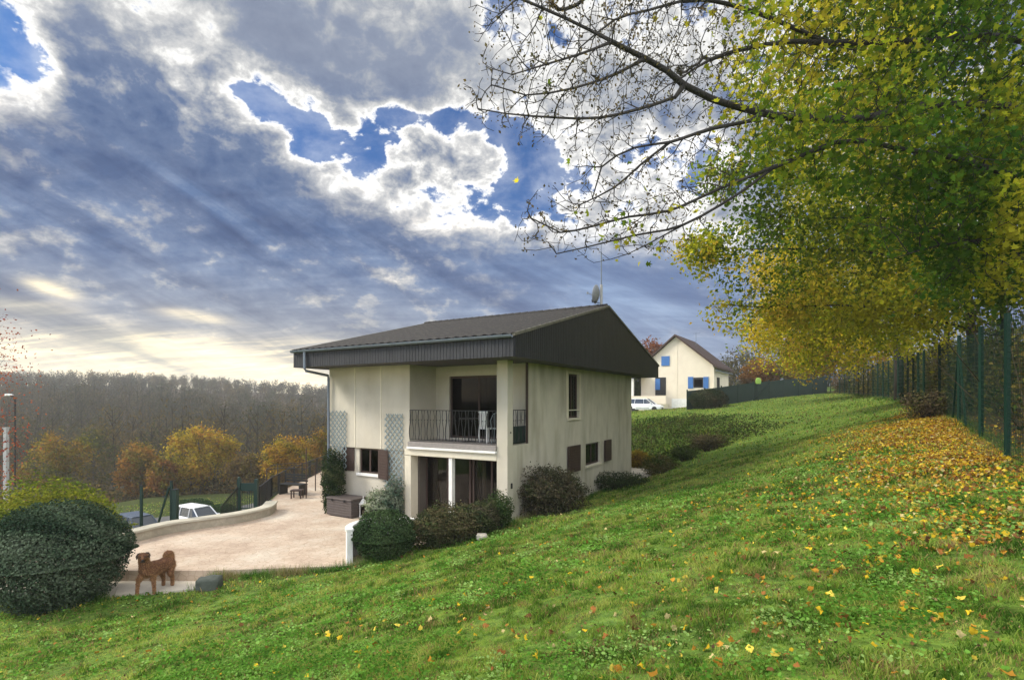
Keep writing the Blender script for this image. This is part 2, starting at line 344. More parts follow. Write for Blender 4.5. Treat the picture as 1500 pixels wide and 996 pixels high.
# ------------------------------------------------------------------ patio, slab, rear terrace, road
def paving_mat():
    m, nt, out = nt_new('patterned_paving')
    p = nt.nodes.new('ShaderNodeBsdfPrincipled'); p.inputs['Roughness'].default_value = .75; nt.links.new(p.outputs[0], out.inputs[0])
    tc = nt.nodes.new('ShaderNodeTexCoord')
    v = nt.nodes.new('ShaderNodeTexVoronoi'); v.feature = 'DISTANCE_TO_EDGE'; v.inputs['Scale'].default_value = 6.5
    v2 = nt.nodes.new('ShaderNodeTexVoronoi'); v2.inputs['Scale'].default_value = 6.5
    n = nt.nodes.new('ShaderNodeTexNoise'); n.inputs['Scale'].default_value = .7; n.inputs['Detail'].default_value = 8; n.inputs['Roughness'].default_value = .7
    for q in (v, v2, n): nt.links.new(tc.outputs['Object'], q.inputs[0])
    r = ramp(nt, n.outputs[0], [(.3, (.34, .245, .175)), (.5, (.48, .375, .28)), (.7, (.58, .51, .41))])
    j = ramp(nt, v.outputs[0], [(0, (.74, .70, .66)), (.06, (1, 1, 1))])
    h = nt.nodes.new('ShaderNodeHueSaturation'); sp = nt.nodes.new('ShaderNodeSeparateColor'); nt.links.new(v2.outputs['Color'], sp.inputs[0])
    mr = nt.nodes.new('ShaderNodeMapRange'); mr.inputs[3].default_value = .93; mr.inputs[4].default_value = 1.07; nt.links.new(sp.outputs[0], mr.inputs[0]); nt.links.new(mr.outputs[0], h.inputs['Value'])
    nt.links.new(r.outputs[0], h.inputs['Color'])
    mx = nt.nodes.new('ShaderNodeMix'); mx.data_type = 'RGBA'; mx.blend_type = 'MULTIPLY'; mx.inputs[0].default_value = 1
    nt.links.new(h.outputs[0], mx.inputs[6]); nt.links.new(j.outputs[0], mx.inputs[7]); nt.links.new(mx.outputs[2], p.inputs['Base Color'])
    b = nt.nodes.new('ShaderNodeBump'); b.inputs['Strength'].default_value = .5; b.inputs['Distance'].default_value = .01; nt.links.new(j.outputs[0], b.inputs['Height']); nt.links.new(b.outputs[0], p.inputs['Normal'])
    return m
M['paving'] = paving_mat()
tag(MB().prism(PATIO, -4.1, PZ).build('patio', M['paving']), kind='structure')
tag(MB().prism(SLAB, -4.3, -3.98).build('path', M['paleslab']), kind='structure')
tag(MB().prism(REAR, -3.9, -3.45).build('rear_terrace', M['paleslab']), kind='structure')
def strip(name, line, w, m, dz=.06, sub=30):
    pts = []
    for i in range(len(line)-1):
        a = Vector(line[i]); b = Vector(line[i+1])
        for k in range(sub): pts.append(a+(b-a)*k/sub)
    pts.append(Vector(line[-1])); V = []; 
    for i, q in enumerate(pts):
        d = (pts[min(i+3, len(pts)-1)]-pts[max(i-3, 0)]).normalized(); s = Vector((-d.y, d.x))
        for t in np.linspace(-.5, .5, 9): V.append((q.x+s.x*w*t, q.y+s.y*w*t))
    V = np.array(V); z = ground_h(V[:, 0], V[:, 1])+dz; n = 9
    i0 = (np.arange(len(pts)-1)[:, None]*n+np.arange(n-1)[None]).ravel()
    return tag(np_mesh(name, np.c_[V, z], np.c_[i0, i0+1, i0+n+1, i0+n], m, None, None, True), kind='structure')
strip('road', [(-60, 26), (-38, 32), (-28, 38.5), (-22.5, 45), (-18.5, 53), (-16, 63), (-15, 78)], 8.5, M['asphalt'], .12)
strip('neighbour_drive', [(8, 58), (14, 59), (21, 57)], 3.2, M['paleslab'], .1)
# ------------------------------------------------------------------ MAIN HOUSE
house = empty('house', (P0[0], P0[1], PZ), TH, 'two storey cream rendered house with low dark gable roof and corner balcony', 'house')
Z = lambda z: z-PZ                                            # camera-relative height -> local
def wall_holes(axis, c0, c1, lo, hi, z0, z1, holes):
    """wall slab with rectangular openings. axis 'x': spans x lo..hi, thickness y c0..c1; axis 'y': spans y."""
    us = sorted({lo, hi, *[h[0] for h in holes], *[h[1] for h in holes]}); zs = sorted({z0, z1, *[h[2] for h in holes], *[h[3] for h in holes]})
    us = [u for u in us if lo <= u <= hi]; zs = [z for z in zs if z0 <= z <= z1]
    solid = lambda i, j: 0 <= i < len(us)-1 and 0 <= j < len(zs)-1 and not any(h[0]-1e-6 <= us[i] and us[i+1] <= h[1]+1e-6 and h[2]-1e-6 <= zs[j] and zs[j+1] <= h[3]+1e-6 for h in holes)
    b = MB(); P = (lambda u, c, z: (u, c, z)) if axis == 'x' else (lambda u, c, z: (c, u, z))
    for i in range(len(us)-1):
        for j in range(len(zs)-1):
            if not solid(i, j): continue
            u0, u1, a, d = us[i], us[i+1], zs[j], zs[j+1]
            for c in (c0, c1): b.quad(P(u0, c, a), P(u1, c, a), P(u1, c, d), P(u0, c, d))
            if not solid(i-1, j): b.quad(P(u0, c0, a), P(u0, c1, a), P(u0, c1, d), P(u0, c0, d))
            if not solid(i+1, j): b.quad(P(u1, c0, a), P(u1, c1, a), P(u1, c1, d), P(u1, c0, d))
            if not solid(i, j-1): b.quad(P(u0, c0, a), P(u1, c0, a), P(u1, c1, a), P(u0, c1, a))
            if not solid(i, j+1): b.quad(P(u0, c0, d), P(u1, c0, d), P(u1, c1, d), P(u0, c1, d))
    return b
ZS = 1.16; ZF = -1.25; DB = 1.3; LB = fx(600)                 # soffit, balcony floor, balcony depth, balcony left
SEAM = -1.55
def fixn(bm_): return bm_
W_ = M['wall']
# upper front block left of the balcony and its lower recessed wall
MB().box(-HW, LB, -.0, .22, Z(SEAM), Z(ZS)).build('front_wall', W_, house)
wl0, wl1 = fx(524), fx(553); wz0, wz1 = -2.40, SEAM-.02
wall_holes('x', .08, .28, -HW+.02, fx(594), Z(-4.05), Z(SEAM)-.002, [(wl0, wl1, Z(wz0), Z(wz1))]).build('lower_front_wall', W_, house)
# panel joints on the upper block
jb = MB()
for px in (520, 558): x = fx(px); jb.box(x-.03, x+.03, -.012, .0, Z(SEAM)+.01, Z(ZS)-.01)
jb.build('wall_joint', M['beam'], house)
# side wall with all openings, rear and left walls
y0, y1 = .255, 1.18
sw = [(y0, y1, Z(ZF), Z(ZS)+.01), (sy(832), sy(848), Z(-.58), Z(.97)), (sy(858), sy(879), Z(-2.40), Z(-1.58))]
wall_holes('y', -.22, 0, 0, HD, Z(-4.05), Z(ZS), sw).build('side_wall', M['wall_side'], house)
wall_holes('x', HD-.22, HD, -HW, -.222, Z(-4.05), Z(ZS), []).build('rear_wall', M['wall_side'], house)
wall_holes('y', -HW, -HW+.22, .285, HD-.222, Z(-4.05), Z(ZS), []).build('left_wall', M['wall_side'], house)
# corner post (front face of the side wall is the same paint, a little proud)
MB().box(fx(729), .012, -.05, y0, Z(-4.05), Z(ZS)).build('corner_post', W_, house, .008)
# balcony: back wall with door, cheek, floor, beam
dl, dr = fx(658, DB), -.75
wall_holes('x', DB, DB+.2, LB, -.222, Z(ZF), Z(ZS), [(dl, dr, Z(ZF)+.06, Z(.83))]).build('balcony_back_wall', W_, house)
MB().box(LB-.16, LB, .222, DB+.2, Z(ZF), Z(ZS)).build('balcony_cheek_wall', W_, house)
MB().box(LB+.002, fx(729)-.002, -.10, DB+1.5, Z(-1.40), Z(ZF)).build('balcony_floor', M['tile'], house, .01)
MB().box(LB-.02, fx(729)-.003, -.13, .02, Z(-1.475), Z(-1.405)).build('balcony_lip', M['white'], house, .008)
MB().box(fx(594), fx(729)-.004, -.06, .25, Z(-1.68), Z(-1.48)).build('beam', M['beam'], house, .01)
# ground-floor glazed bay
MB().box(fx(594)+.002, fx(603), -.04, .30, Z(-4.0), Z(-1.685)).build('bay_post', M['beam'], house, .008)
MB().box(fx(658), fx(663), -.03, .12, Z(-4.0), Z(-1.685)).build('bay_post', M['white'], house, .008)
gx0, gx1 = fx(603), fx(729)
MB().box(gx0, -.222, .25, 4.0, Z(-1.72), Z(-1.685)).build('bay_ceiling', M['room'], house)
def glazed(root, name, x0, x1, y, z0, z1, n, fm, gm, fr=.06, depth=.06):
    w = MB(); w.box(x0, x1, y, y+depth, z0, z0+fr); w.box(x0, x1, y, y+depth, z1-fr, z1); w.box(x0, x0+fr, y, y+depth, z0+fr, z1-fr); w.box(x1-fr, x1, y, y+depth, z0+fr, z1-fr)
    o = w.build(name, fm, root, .004); pw = (x1-x0-2*fr)/n
    for k in range(n):
        a = x0+fr+k*pw
        if k: MB().box(a-.03, a+.03, y-.003, y+depth-.01, z0+fr, z1-fr).build('mullion', fm, o)
        MB().box(a+.01, a+pw-.01, y+.02, y+.03, z0+fr, z1-fr).build('glass_pane', gm, o)
    return o
glazed(house, 'bay_window', gx0+.05, fx(658)+.35, .62, Z(-3.7), Z(-1.73), 2, M['brown'], M['glass'])
glazed(house, 'bay_window', fx(658)+.42, -.24, .62, Z(-3.7), Z(-1.73), 2, M['brown'], M['glass'])
MB().box(gx0-.1, gx0+.048, .31, 4, Z(-4.0), Z(-1.73)).build('bay_side_wall', M['room'], house)
MB().box(-.6, -.224, .75, 2.4, Z(-3.7), Z(-1.74)).build('bay_inner_wall', M['room'], house)
MB().box(-7.0, -.3, 4.0, 4.1, Z(-3.9), Z(1.1)).build('inner_wall', M['room'], house)
MB().box(gx0, -.24, .3, 4.0, Z(-3.74), Z(-3.70)).build('room_floor', M['paleslab'], house)
MB().box(-HW+.25, -.3, 1.6, 4, Z(1.05), Z(1.09)).build('room_ceiling', M['room'], house)
MB().box(LB-2, -.25, DB+1.52, 4, Z(-1.33), Z(-1.27)).build('upper_room_floor', M['brown'], house)
def curtain(x0, x1, y, z0, z1, m):
    b = MB(); n = max(6, int((x1-x0)/.04)); pts = [(x0+(x1-x0)*k/n, y+.035*math.sin(k*1.9)+.01*math.sin(k*.7)) for k in range(n+1)]
    for k in range(n): b.quad((*pts[k], z0), (*pts[k+1], z0), (*pts[k+1], z1), (*pts[k], z1))
    return b.build('curtain', m, house)
curtain(gx0+.1, gx0+.6, .80, Z(-3.68), Z(-1.76), M['curtain']); curtain(fx(664)+.1, fx(664)+.42, .80, Z(-3.68), Z(-1.76), M['curtain'])
curtain(fx(664)+.50, fx(664)+.68, .78, Z(-3.68), Z(-1.76), M['curtain_w'])
glazed(house, 'balcony_door', dl+.002, dr-.002, DB+.06, Z(ZF)+.062, Z(.828), 2, M['brown'], M['glass_dark'], .07)
curtain(dl+.95, dl+1.5, DB+.3, Z(ZF)+.1, Z(.8), M['curtain'])
# lower front window + shutters
glazed(house, 'window', wl0+.003, wl1-.003, .12, Z(wz0)+.003, Z(wz1)-.003, 2, M['brown'], M['glass_dark'], .05)
MB().box(wl0-.1, wl1+.1, .02, .10, Z(wz0)-.09, Z(wz0)-.002).build('window_sill', M['white'], house, .006)
def shutter(x0, x1, z0, z1, y=0, rot=0, side=False):
    b = MB(); w = x1-x0; b.box(0, w, -.035, 0, z0, z1)
    for k in range(int((z1-z0)/.09)): b.box(.06, w-.06, -.046, -.034, z0+.05+k*.09, z0+.10+k*.09)
    o = b.build('shutter', M['brown'], house, .004)
    if side: o.location = (y+.04, x0, 0); o.rotation_euler = (0, 0, R(90)+rot)
    else: o.location = (x0, y, 0); o.rotation_euler = (0, 0, rot)
    return o
shutter(fx(500), fx(517), Z(-2.36), Z(wz1), .07)
shutter(fx(553)+.03, fx(573), Z(-2.52), Z(wz1), .03, R(-14))
# side windows + shutters
def side_glazed(ya, yb, z0, z1, m=M['brown']):
    w = MB(); fr = .06; w.box(-.14, -.08, ya, yb, z0, z0+fr); w.box(-.14, -.08, ya, yb, z1-fr, z1); w.box(-.14, -.08, ya, ya+fr, z0+fr, z1-fr); w.box(-.14, -.08, yb-fr, yb, z0+fr, z1-fr)
    w.box(-.145, -.085, (ya+yb)/2-.03, (ya+yb)/2+.03, z0+fr, z1-fr)
    o = w.build('window', m, house, .004)
    MB().box(-.12, -.11, ya+fr, (ya+yb)/2-.03, z0+fr, z1-fr).build('glass_pane', M['glass_dark'], o); MB().box(-.12, -.11, (ya+yb)/2+.03, yb-fr, z0+fr, z1-fr).build('glass_pane', M['glass_dark'], o)
    MB().box(-.02, .06, ya-.06, yb+.06, z0-.08, z0-.002).build('window_sill', M['beam'], house, .006); return o
a, b_ = sy(832), sy(848)
side_glazed(a+.003, b_-.003, Z(-.577), Z(.967))
MB().tube([(.03, a-.02, Z(-.30)), (.03, b_+.02, Z(-.30))], .02, 6).build('window_rail', M['beam'], house)
fr = MB(); fr.box(.0, .03, a-.12, a-.002, Z(-.58), Z(1.05)); fr.box(.0, .03, b_+.002, b_+.12, Z(-.58), Z(1.05)); fr.box(0, .03, a-.002, b_+.002, Z(.972), Z(1.05)); fr.build('window_surround', M['beam'], house)
side_glazed(sy(858)+.003, sy(879)-.003, Z(-2.397), Z(-1.583))
shutter(sy(830), sy(848), Z(-2.48), Z(-1.55), 0, 0, True); shutter(sy(884), sy(893.5), Z(-2.42), Z(-1.56), 0, 0, True)
# interior dark backing so that windows look into a room
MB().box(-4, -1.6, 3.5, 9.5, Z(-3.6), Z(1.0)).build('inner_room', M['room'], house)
# balcony railings
def railing(root, pts, z0, z1, gap, wavy=True, name='railing', m=None, th=.016):
    b = MB(); m = m or M['iron']
    for i in range(len(pts)-1):
        A = Vector((*pts[i], 0)); B = Vector((*pts[i+1], 0)); L = (B-A).length; n = max(2, int(L/gap)); d = (B-A)/L
        b.bar(A+Vector((0, 0, z1)), B+Vector((0, 0, z1)), .035, .02); b.bar(A+Vector((0, 0, z0+.07)), B+Vector((0, 0, z0+.07)), .03, .015)
        for k in range(n+1):
            p = A+d*(L*k/n); s = 1 if k % 2 else -1
            if wavy:
                q = [p+Vector((0, 0, z0+.07))]+[p+d*(s*.028*math.sin(PI*t*2))+Vector((0, 0, z0+.07+(z1-z0-.07)*t)) for t in (.2, .4, .6, .8)]+[p+Vector((0, 0, z1))]
                b.tube(q, th*.6 if k % 3 else th*.9, 5)
                b.bar(p+Vector((0, 0, z1-.3))-d*.02, p+Vector((0, 0, z1-.3))+d*.02, .02, .02)
            else: b.bar(p+Vector((0, 0, z0)), p+Vector((0, 0, z1)), th*(2.2 if k % 8 == 0 else 1))
    return b.build(name, m, root)
railing(house, [(LB+.03, -.02), (fx(729)-.04, -.02)], Z(ZF), Z(-.27), .115)
railing(house, [(-.06, y0+.03), (-.06, y1-.03)], Z(ZF), Z(-.25), .12)
MB().box(-.10, -.085, y0+.03, y1-.03, Z(ZF)+.03, Z(-.72)).build('railing_panel', M['dkgreen_metal'], house)
MB().box(-.06, -.0, y1-.06, y1-.003, Z(ZF), Z(ZS)).build('corner_pole', M['brown'], house)
# roof: tall clad fascias, soffit, ribbed tile slopes, gutter
RX0, RX1 = -7.6, .9; RY0, RY1, RYM = -1.2, 12.3, 5.52; ZE, ZR = 1.66, 3.40
zroof = lambda y: ZE+(ZR-ZE)*(1-abs(y-RYM)/(RYM-RY0 if y < RYM else RY1-RYM))
rf = MB(); ribs = int((RX1-RX0)/.045); rows = 44
V = []; Fq = []
xsr = np.linspace(RX0-.03, RX1+.04, ribs+1); prof = .034*np.abs(np.sin((xsr-RX0)*PI/.30))
yr = []
for a0, a1, nn in ((RY0-.08, RYM, 22), (RYM, RY1+.08, 22)):
    for k in range(nn):
        t0 = a0+(a1-a0)*k/nn; t1 = a0+(a1-a0)*(k+1)/nn
        up = .022 if a1 > RYM else 0; up0 = 0 if a1 > RYM else .022
        yr += [(t0, .022 if a0 < RYM and a1 <= RYM else 0), (t1, 0 if a0 < RYM and a1 <= RYM else .022)]
zz = lambda y: ZE+(ZR-ZE)*(1-(abs(y-RYM)/(RYM-RY0 if y < RYM else RY1-RYM)))
VV = np.array([[x, y, Z(zz(y))+.03+e+pr] for (y, e) in yr for x, pr in zip(xsr, prof)]); nxr = len(xsr)
i0 = (np.arange(len(yr)-1)[:, None]*nxr+np.arange(nxr-1)[None]).ravel()
roof = np_mesh('roof', VV, np.c_[i0, i0+1, i0+nxr+1, i0+nxr], M['rooftile'], house)
u = MB(); u.extr([(RX0, RY0, Z(ZE)-.02), (RX0, RYM, Z(ZR)-.02), (RX0, RY1, Z(ZE)-.02), (RX0, RY1, Z(ZE)+.01), (RX0, RYM, Z(ZR)+.01), (RX0, RY0, Z(ZE)+.01)], (RX1-RX0, 0, 0)); u.build('roof_deck', M['soffit'], roof)
MB().box(RX0+.04, RX1-.04, RY0+.04, RY1-.04, Z(ZS), Z(ZS)+.05).build('soffit', M['soffit'], roof)
def cladding(name, x0, x1, y, zb, front=True):
    b = MB(); n = int((x1-x0)/.11); w = (x1-x0)/n
    for k in range(n): b.box(x0+k*w+.006, x0+(k+1)*w-.006, y-.03, y, zb, Z(ZE)-.02)
    b.box(x0, x1, y-.018 if front else y-.03, y+.02 if front else y-.012, zb+.003, Z(ZE)-.023)
    return b.build(name, M['cladding'], roof)
cladding('front_fascia', RX0, RX1, RY0, Z(ZS)-.03); cladding('rear_fascia', RX0, RX1, RY1+.03, Z(ZS)-.03, False)
for nm, xx, sg in (('gable_cladding', RX1, 1), ('gable_cladding', RX0, -1)):
    b = MB(); n = 118; w = (RY1-RY0)/n
    for k in range(n):
        a = RY0+k*w+.006; c = RY0+(k+1)*w-.006
        b.extr([(xx, a, Z(ZS)-.03), (xx, c, Z(ZS)-.03), (xx, c, Z(zz(c))-.005), (xx, a, Z(zz(a))-.005)], (sg*.03, 0, 0))
    b.extr([(xx-sg*.02, RY0+.002, Z(ZS)-.028), (xx-sg*.02, RY1-.002, Z(ZS)-.028), (xx-sg*.02, RY1-.002, Z(ZE)-.022), (xx-sg*.02, RYM, Z(ZR)-.022), (xx-sg*.02, RY0+.002, Z(ZE)-.022)], (sg*.038, 0, 0))
    b.build(nm, M['cladding'], roof)
    v = MB()
    for (ya, yb) in ((RY0-.06, RYM), (RYM, RY1+.06)):
        v.extr([(xx-sg*.03, ya, Z(zz(ya))), (xx-sg*.03, yb, Z(zz(yb))), (xx-sg*.03, yb, Z(zz(yb))+.075), (xx-sg*.03, ya, Z(zz(ya))+.075)], (sg*.09, 0, 0))
    v.build('verge_tile', M['verge'], roof)
b = MB(); n = 26
for k in range(n):
    x = RX0+(RX1-RX0)*k/n; b.tube([(x, RYM, Z(ZR)+.04), (x+(RX1-RX0)/n-.02, RYM, Z(ZR)+.055)], .09, 8)
b.build('ridge_tile', M['rooftile'], roof)
g_ = MB(); N = 7
for k in range(N):
    a0, a1 = PI+PI*k/N, PI+PI*(k+1)/N; cy_, cz_ = RY0-.10, Z(ZE)+.015
    p = lambda a, r, x: (x, cy_+r*math.cos(a), cz_+r*math.sin(a))
    g_.quad(p(a0, .075, RX0), p(a1, .075, RX0), p(a1, .075, RX1), p(a0, .075, RX1)); g_.quad(p(a0, .066, RX0), p(a0, .066, RX1), p(a1, .066, RX1), p(a1, .066, RX0))
for k in range(12): x = RX0+.3+k*.72; g_.box(x, x+.03, RY0-.185, RY0-.0, cz_-.004, cz_+.006)
g_.build('gutter', M['zinc'], roof)
MB().tube([(-6.95, RY0-.1, Z(ZE)-.05), (-6.95, RY0-.1, Z(1.08)), (-7.0, RY0, Z(1.0)), (-7.2, -.15, Z(.90)), (-7.24, -.09, Z(.8)), (-7.24, -.09, Z(-3.7))], .045, 8).build('downpipe', M['zinc'], house)
# wall lamp / small fittings
MB().box(.0, .05, .12, .17, Z(-2.45), Z(-2.3)).build('wall_bracket', M['iron'], house)
MB().box(.013, .03, .10, .13, Z(-.9), Z(-.85)).build('wall_hook', M['iron'], house)
# antenna on the ridge
ax, ay = H2W(.62, 5.6)
an = empty('roof_aerial', (ax, ay, ZR+.02), 0, 'tall thin mast with grey satellite dish and small aerial on the roof ridge', 'antenna')
MB().tube([(0, 0, -.05), (0, 0, 2.05)], .022, 8).tube([(0, 0, 1.95), (0, 0, 2.4)], .010, 6).build('mast', M['zinc'], an)
MB().tube([(0, 0, 0), (0, 0, .85)], .05, 8).build('mast_sleeve', M['concrete'], an)
d = MB(); prof_ = [(.001, .0), (.12, .012), (.24, .045), (.34, .10), (.345, .11), (.24, .06), (.12, .027), (.001, .014)]; d.lathe(prof_, n=24); ob = d.build('satellite_dish', M['dish'], an, smooth=True)
ob.location = (-.12, -.10, .48); ob.rotation_euler = (R(8), R(-82), R(-38))
ar = MB(); ar.tube([(0, 0, .15), (-.35, -.15, .22)], .012, 6)
for k in range(5): c = Vector((-.1-.06*k, -.043-.026*k, .17+.012*k)); ar.bar(c+Vector((0, 0, -.09+.01*k)), c+Vector((0, 0, .09-.01*k)), .01)
ar.bar((-.36, -.2, .17), (-.36, -.1, .27), .02, .06); ar.build('yagi_aerial', M['iron'], an)
MB().tube([(-.1, -.1, .35), (-.52, -.2, .5)], .012, 6).box(-.56, -.50, -.23, -.17, .47, .54).build('dish_arm', M['dish'], an)
# ------------------------------------------------------------------ things on the balcony / patio by the wall
def at_house(lx, ly, z): a, b = H2W(lx, ly); return (a, b, z)
c = empty('garden_chair', at_house(-1.15, .75, ZF), TH+R(160), 'white slatted chair standing on the balcony by the door', 'chair')
s = MB(); s.box(-.22, .22, -.2, .22, .42, .45); s.build('seat', M['white'], c, .004)
s = MB()
for k in range(5): s.box(-.20+k*.085, -.14+k*.085, .19, .21, .45, .92)
s.box(-.22, .22, .185, .215, .90, .96); s.build('backrest', M['white'], c, .004)
for sx, sy_ in ((-.2, -.18), (.2, -.18), (-.2, .2), (.2, .2)): MB().bar((sx, sy_, 0), (sx, sy_, .42), .035).build('leg', M['white'], c)
t = empty('bistro_table', at_house(-1.85, .72, ZF), 0, 'small dark round table on the balcony behind the railing', 'table')
MB().lathe([(.30, .70), (.31, .71), (.31, .73), (.30, .74)], n=24).build('tabletop', M['iron'], t)
MB().tube([(0, 0, .02), (0, 0, .7)], .02, 8).build('pedestal', M['iron'], t)
MB().lathe([(.22, 0), (.2, .02), (.04, .04)], n=16).build('base', M['iron'], t)
t = empty('iron_chair', at_house(-.62, .5, ZF), TH+R(200), 'ornate pale metal chair in the balcony corner next to the post', 'chair')
MB().lathe([(.2, .44), (.21, .45), (.2, .46)], n=18).build('seat', M['trellis'], t)
b = MB(); b.tube([(-.18, .16, .44), (-.2, .2, .7), (-.12, .22, .88), (0, .23, .93), (.12, .22, .88), (.2, .2, .7), (.18, .16, .44)], .012, 6)
for k in range(3): b.tube([(-.09+.09*k, .17, .45), (-.09+.09*k, .22, .88)], .008, 5)
b.build('backrest', M['trellis'], t)
for q in ((-.16, -.14), (.16, -.14), (-.16, .15), (.16, .15)): MB().tube([(q[0]*1.15, q[1]*1.15, 0), (q[0], q[1], .44)], .011, 5).build('leg', M['trellis'], t)
# storage chest
cx0, cx1 = fx(479, -.75), fx(514.5, -.75)
ch = empty('storage_chest', at_house((cx0+cx1)/2, -.42, PZ), TH, 'dark brown lidded storage chest against the front wall', 'storage chest')
cw = (cx1-cx0)/2
b = MB(); b.box(-cw, cw, -.33, .33, .03, .54)
for k in range(6): b.box(-cw-.008, cw+.008, -.338, .338, .06+k*.08, .12+k*.08)
b.build('box', M['chest'], ch, .01)
MB().box(-cw-.03, cw+.03, -.36, .36, .545, .61).build('lid', M['chest'], ch, .02)
for k in (-1, 1): MB().box(k*cw*.5-.03, k*cw*.5+.03, -.375, -.36, .50, .58).build('latch', M['iron'], ch)
# lantern
lx_ = ray(531, 751, 1); YL = 3.75*F/(756-HY); L0 = ray(532, 756, YL)
ln = empty('lantern', (L0.x, L0.y, PZ), R(20), 'white metal lantern standing beside the dark chest', 'lantern')
b = MB(); b.box(-.13, .13, -.13, .13, 0, .05)
for sx in (-.11, .11):
    for q in (-.11, .11): b.bar((sx, q, .05), (sx, q, .40), .022)
b.box(-.13, .13, -.13, .13, .40, .43); b.build('frame', M['white'], ln, .004)
MB().box(-.1, .1, -.1, .1, .055, .395).build('glass_pane', M['glass'], ln)
b = MB(); b.extr([(-.14, -.14, .43), (.14, -.14, .43), (.14, .14, .43), (-.14, .14, .43)], (0, 0, .01)); b.lathe([(.17, .44), (.08, .52), (.04, .56), (.03, .58)], n=4); b.tube([(0, 0, .58), (0, .03, .64), (0, 0, .66), (0, -.03, .62)], .008, 5); b.build('cap', M['white'], ln)
MB().lathe([(.035, .06), (.035, .2)], n=12).build('candle', M['paleslab'], ln)
# trellises
def trellis(x0, x1, z0, z1, label, y=-.05):
    t = empty('trellis', at_house((x0+x1)/2, y, z0), TH, label, 'trellis', 'lattice trellises fixed to the front wall')
    w = x1-x0; h = z1-z0; b = MB(); g = .17; k = -h
    def clip(c, sgn):        # line x = c + sgn*z inside the panel
        pts = []
        for z in (0, h):
            x = c+sgn*z
            if 0 <= x <= w: pts.append((x, z))
        for x in (0, w):
            z = (x-c)/sgn
            if 0 < z < h: pts.append((x, z))
        return pts[:2] if len(pts) >= 2 else None
    c = -h
    while c < w+h:
        for sg, yy in ((1, -.006), (-1, .006)):
            q = clip(c, sg)
            if q and math.hypot(q[0][0]-q[1][0], q[0][1]-q[1][1]) > .05: b.bar((q[0][0]-w/2, yy, q[0][1]), (q[1][0]-w/2, yy, q[1][1]), .012, .034)
        c += g*1.15
    b.build('lattice', M['trellis'], t)
    return t
trellis(fx(484), fx(509), -2.3, -.32, 'grey lattice trellis beside the downpipe, partly behind the climbing shrub')
trellis(fx(565), fx(592), -3.6, -.40, 'tall grey lattice trellis between the front window and the balcony bay')
# white curved planter wall
pc = (-3.05, 12.55)
def arc_wall(name, c, r, a0, a1, th, z0, z1, m, parent=None, n=28):
    b = MB(); P = []
    for k in range(n+1):
        a = R(a0+(a1-a0)*k/n); P.append((math.cos(a), math.sin(a)))
    q = lambda i, rr, z: (c[0]+P[i][0]*rr, c[1]+P[i][1]*rr, z)
    for i in range(n):
        for (ra, rb, za, zb) in ((r, r, z0, z1), (r-th, r-th, z0, z1)): b.quad(q(i, ra, za), q(i+1, ra, za), q(i+1, rb, zb), q(i, rb, zb))
        b.quad(q(i, r-th, z1), q(i+1, r-th, z1), q(i+1, r, z1), q(i, r, z1))
    for i in (0, n): b.quad(q(i, r-th, z0), q(i, r, z0), q(i, r, z1), q(i, r-th, z1))
    return b.build(name, m, parent)
pw = empty('planter_wall', (pc[0], pc[1], PZ), 0, 'white curved planter wall around the clipped round bush at the patio edge', 'planter')
arc_wall('wall', (0, 0), .90, 50, 212, .13, -.3, .74, M['white'], pw); arc_wall('coping', (0, 0), .92, 49, 213, .17, .742, .79, M['white'], pw)
# low curved stone wall
LWP = [(-11.3, 12.7), (-10.45, 13.4), (-10.06, 13.95), (-9.72, 14.86), (-8.99, 15.59), (-8.4, 16.2), (-7.98, 17.2), (-8.2, 18.2)]
def smooth_line(pts, n=8):
    P = [Vector(p).to_3d() for p in pts]; P = [P[0]*2-P[1]]+P+[P[-1]*2-P[-2]]; o = []
    for i in range(1, len(P)-2):
        for k in range(n):
            t = k/n; a, b, c, d = P[i-1], P[i], P[i+1], P[i+2]
            o.append(.5*((2*b)+(c-a)*t+(2*a-5*b+4*c-d)*t*t+(3*b-a-3*c+d)*t**3))
    o.append(P[-2]); return o
def ribbon_wall(name, line, th, z0, z1, m, parent, over=0):
    b = MB(); L = line; n = len(L); S = []
    for i in range(n):
        d = (L[min(i+1, n-1)]-L[max(i-1, 0)]).normalized(); s = Vector((-d.y, d.x, 0)); S.append((L[i]-s*over, L[i]+s*(th+over)))
    for i in range(n-1):
        (a, b1), (c, d1) = S[i], S[i+1]; up0 = Vector((0, 0, z0)); up1 = Vector((0, 0, z1))
        b.quad(a+up0, c+up0, c+up1, a+up1); b.quad(b1+up0, d1+up0, d1+up1, b1+up1); b.quad(a+up1, c+up1, d1+up1, b1+up1); b.quad(a+up0, c+up0, d1+up0, b1+up0)
    for i in (0, n-1): b.quad(S[i][0]+Vector((0, 0, z0)), S[i][1]+Vector((0, 0, z0)), S[i][1]+Vector((0, 0, z1)), S[i][0]+Vector((0, 0, z1)))
    return b.build(name, m, parent)
lw = empty('low_wall', (-9.7, 14.9, PZ), 0, 'low curved beige stone wall along the left edge of the patio', 'wall')
LL = [p-Vector((-9.7, 14.9, 0)) for p in smooth_line(LWP)]
ribbon_wall('wall', LL, .30, -1.0, .24, M['stone'], lw); ribbon_wall('coping', LL, .30, .242, .30, M['cap'], lw, .04)
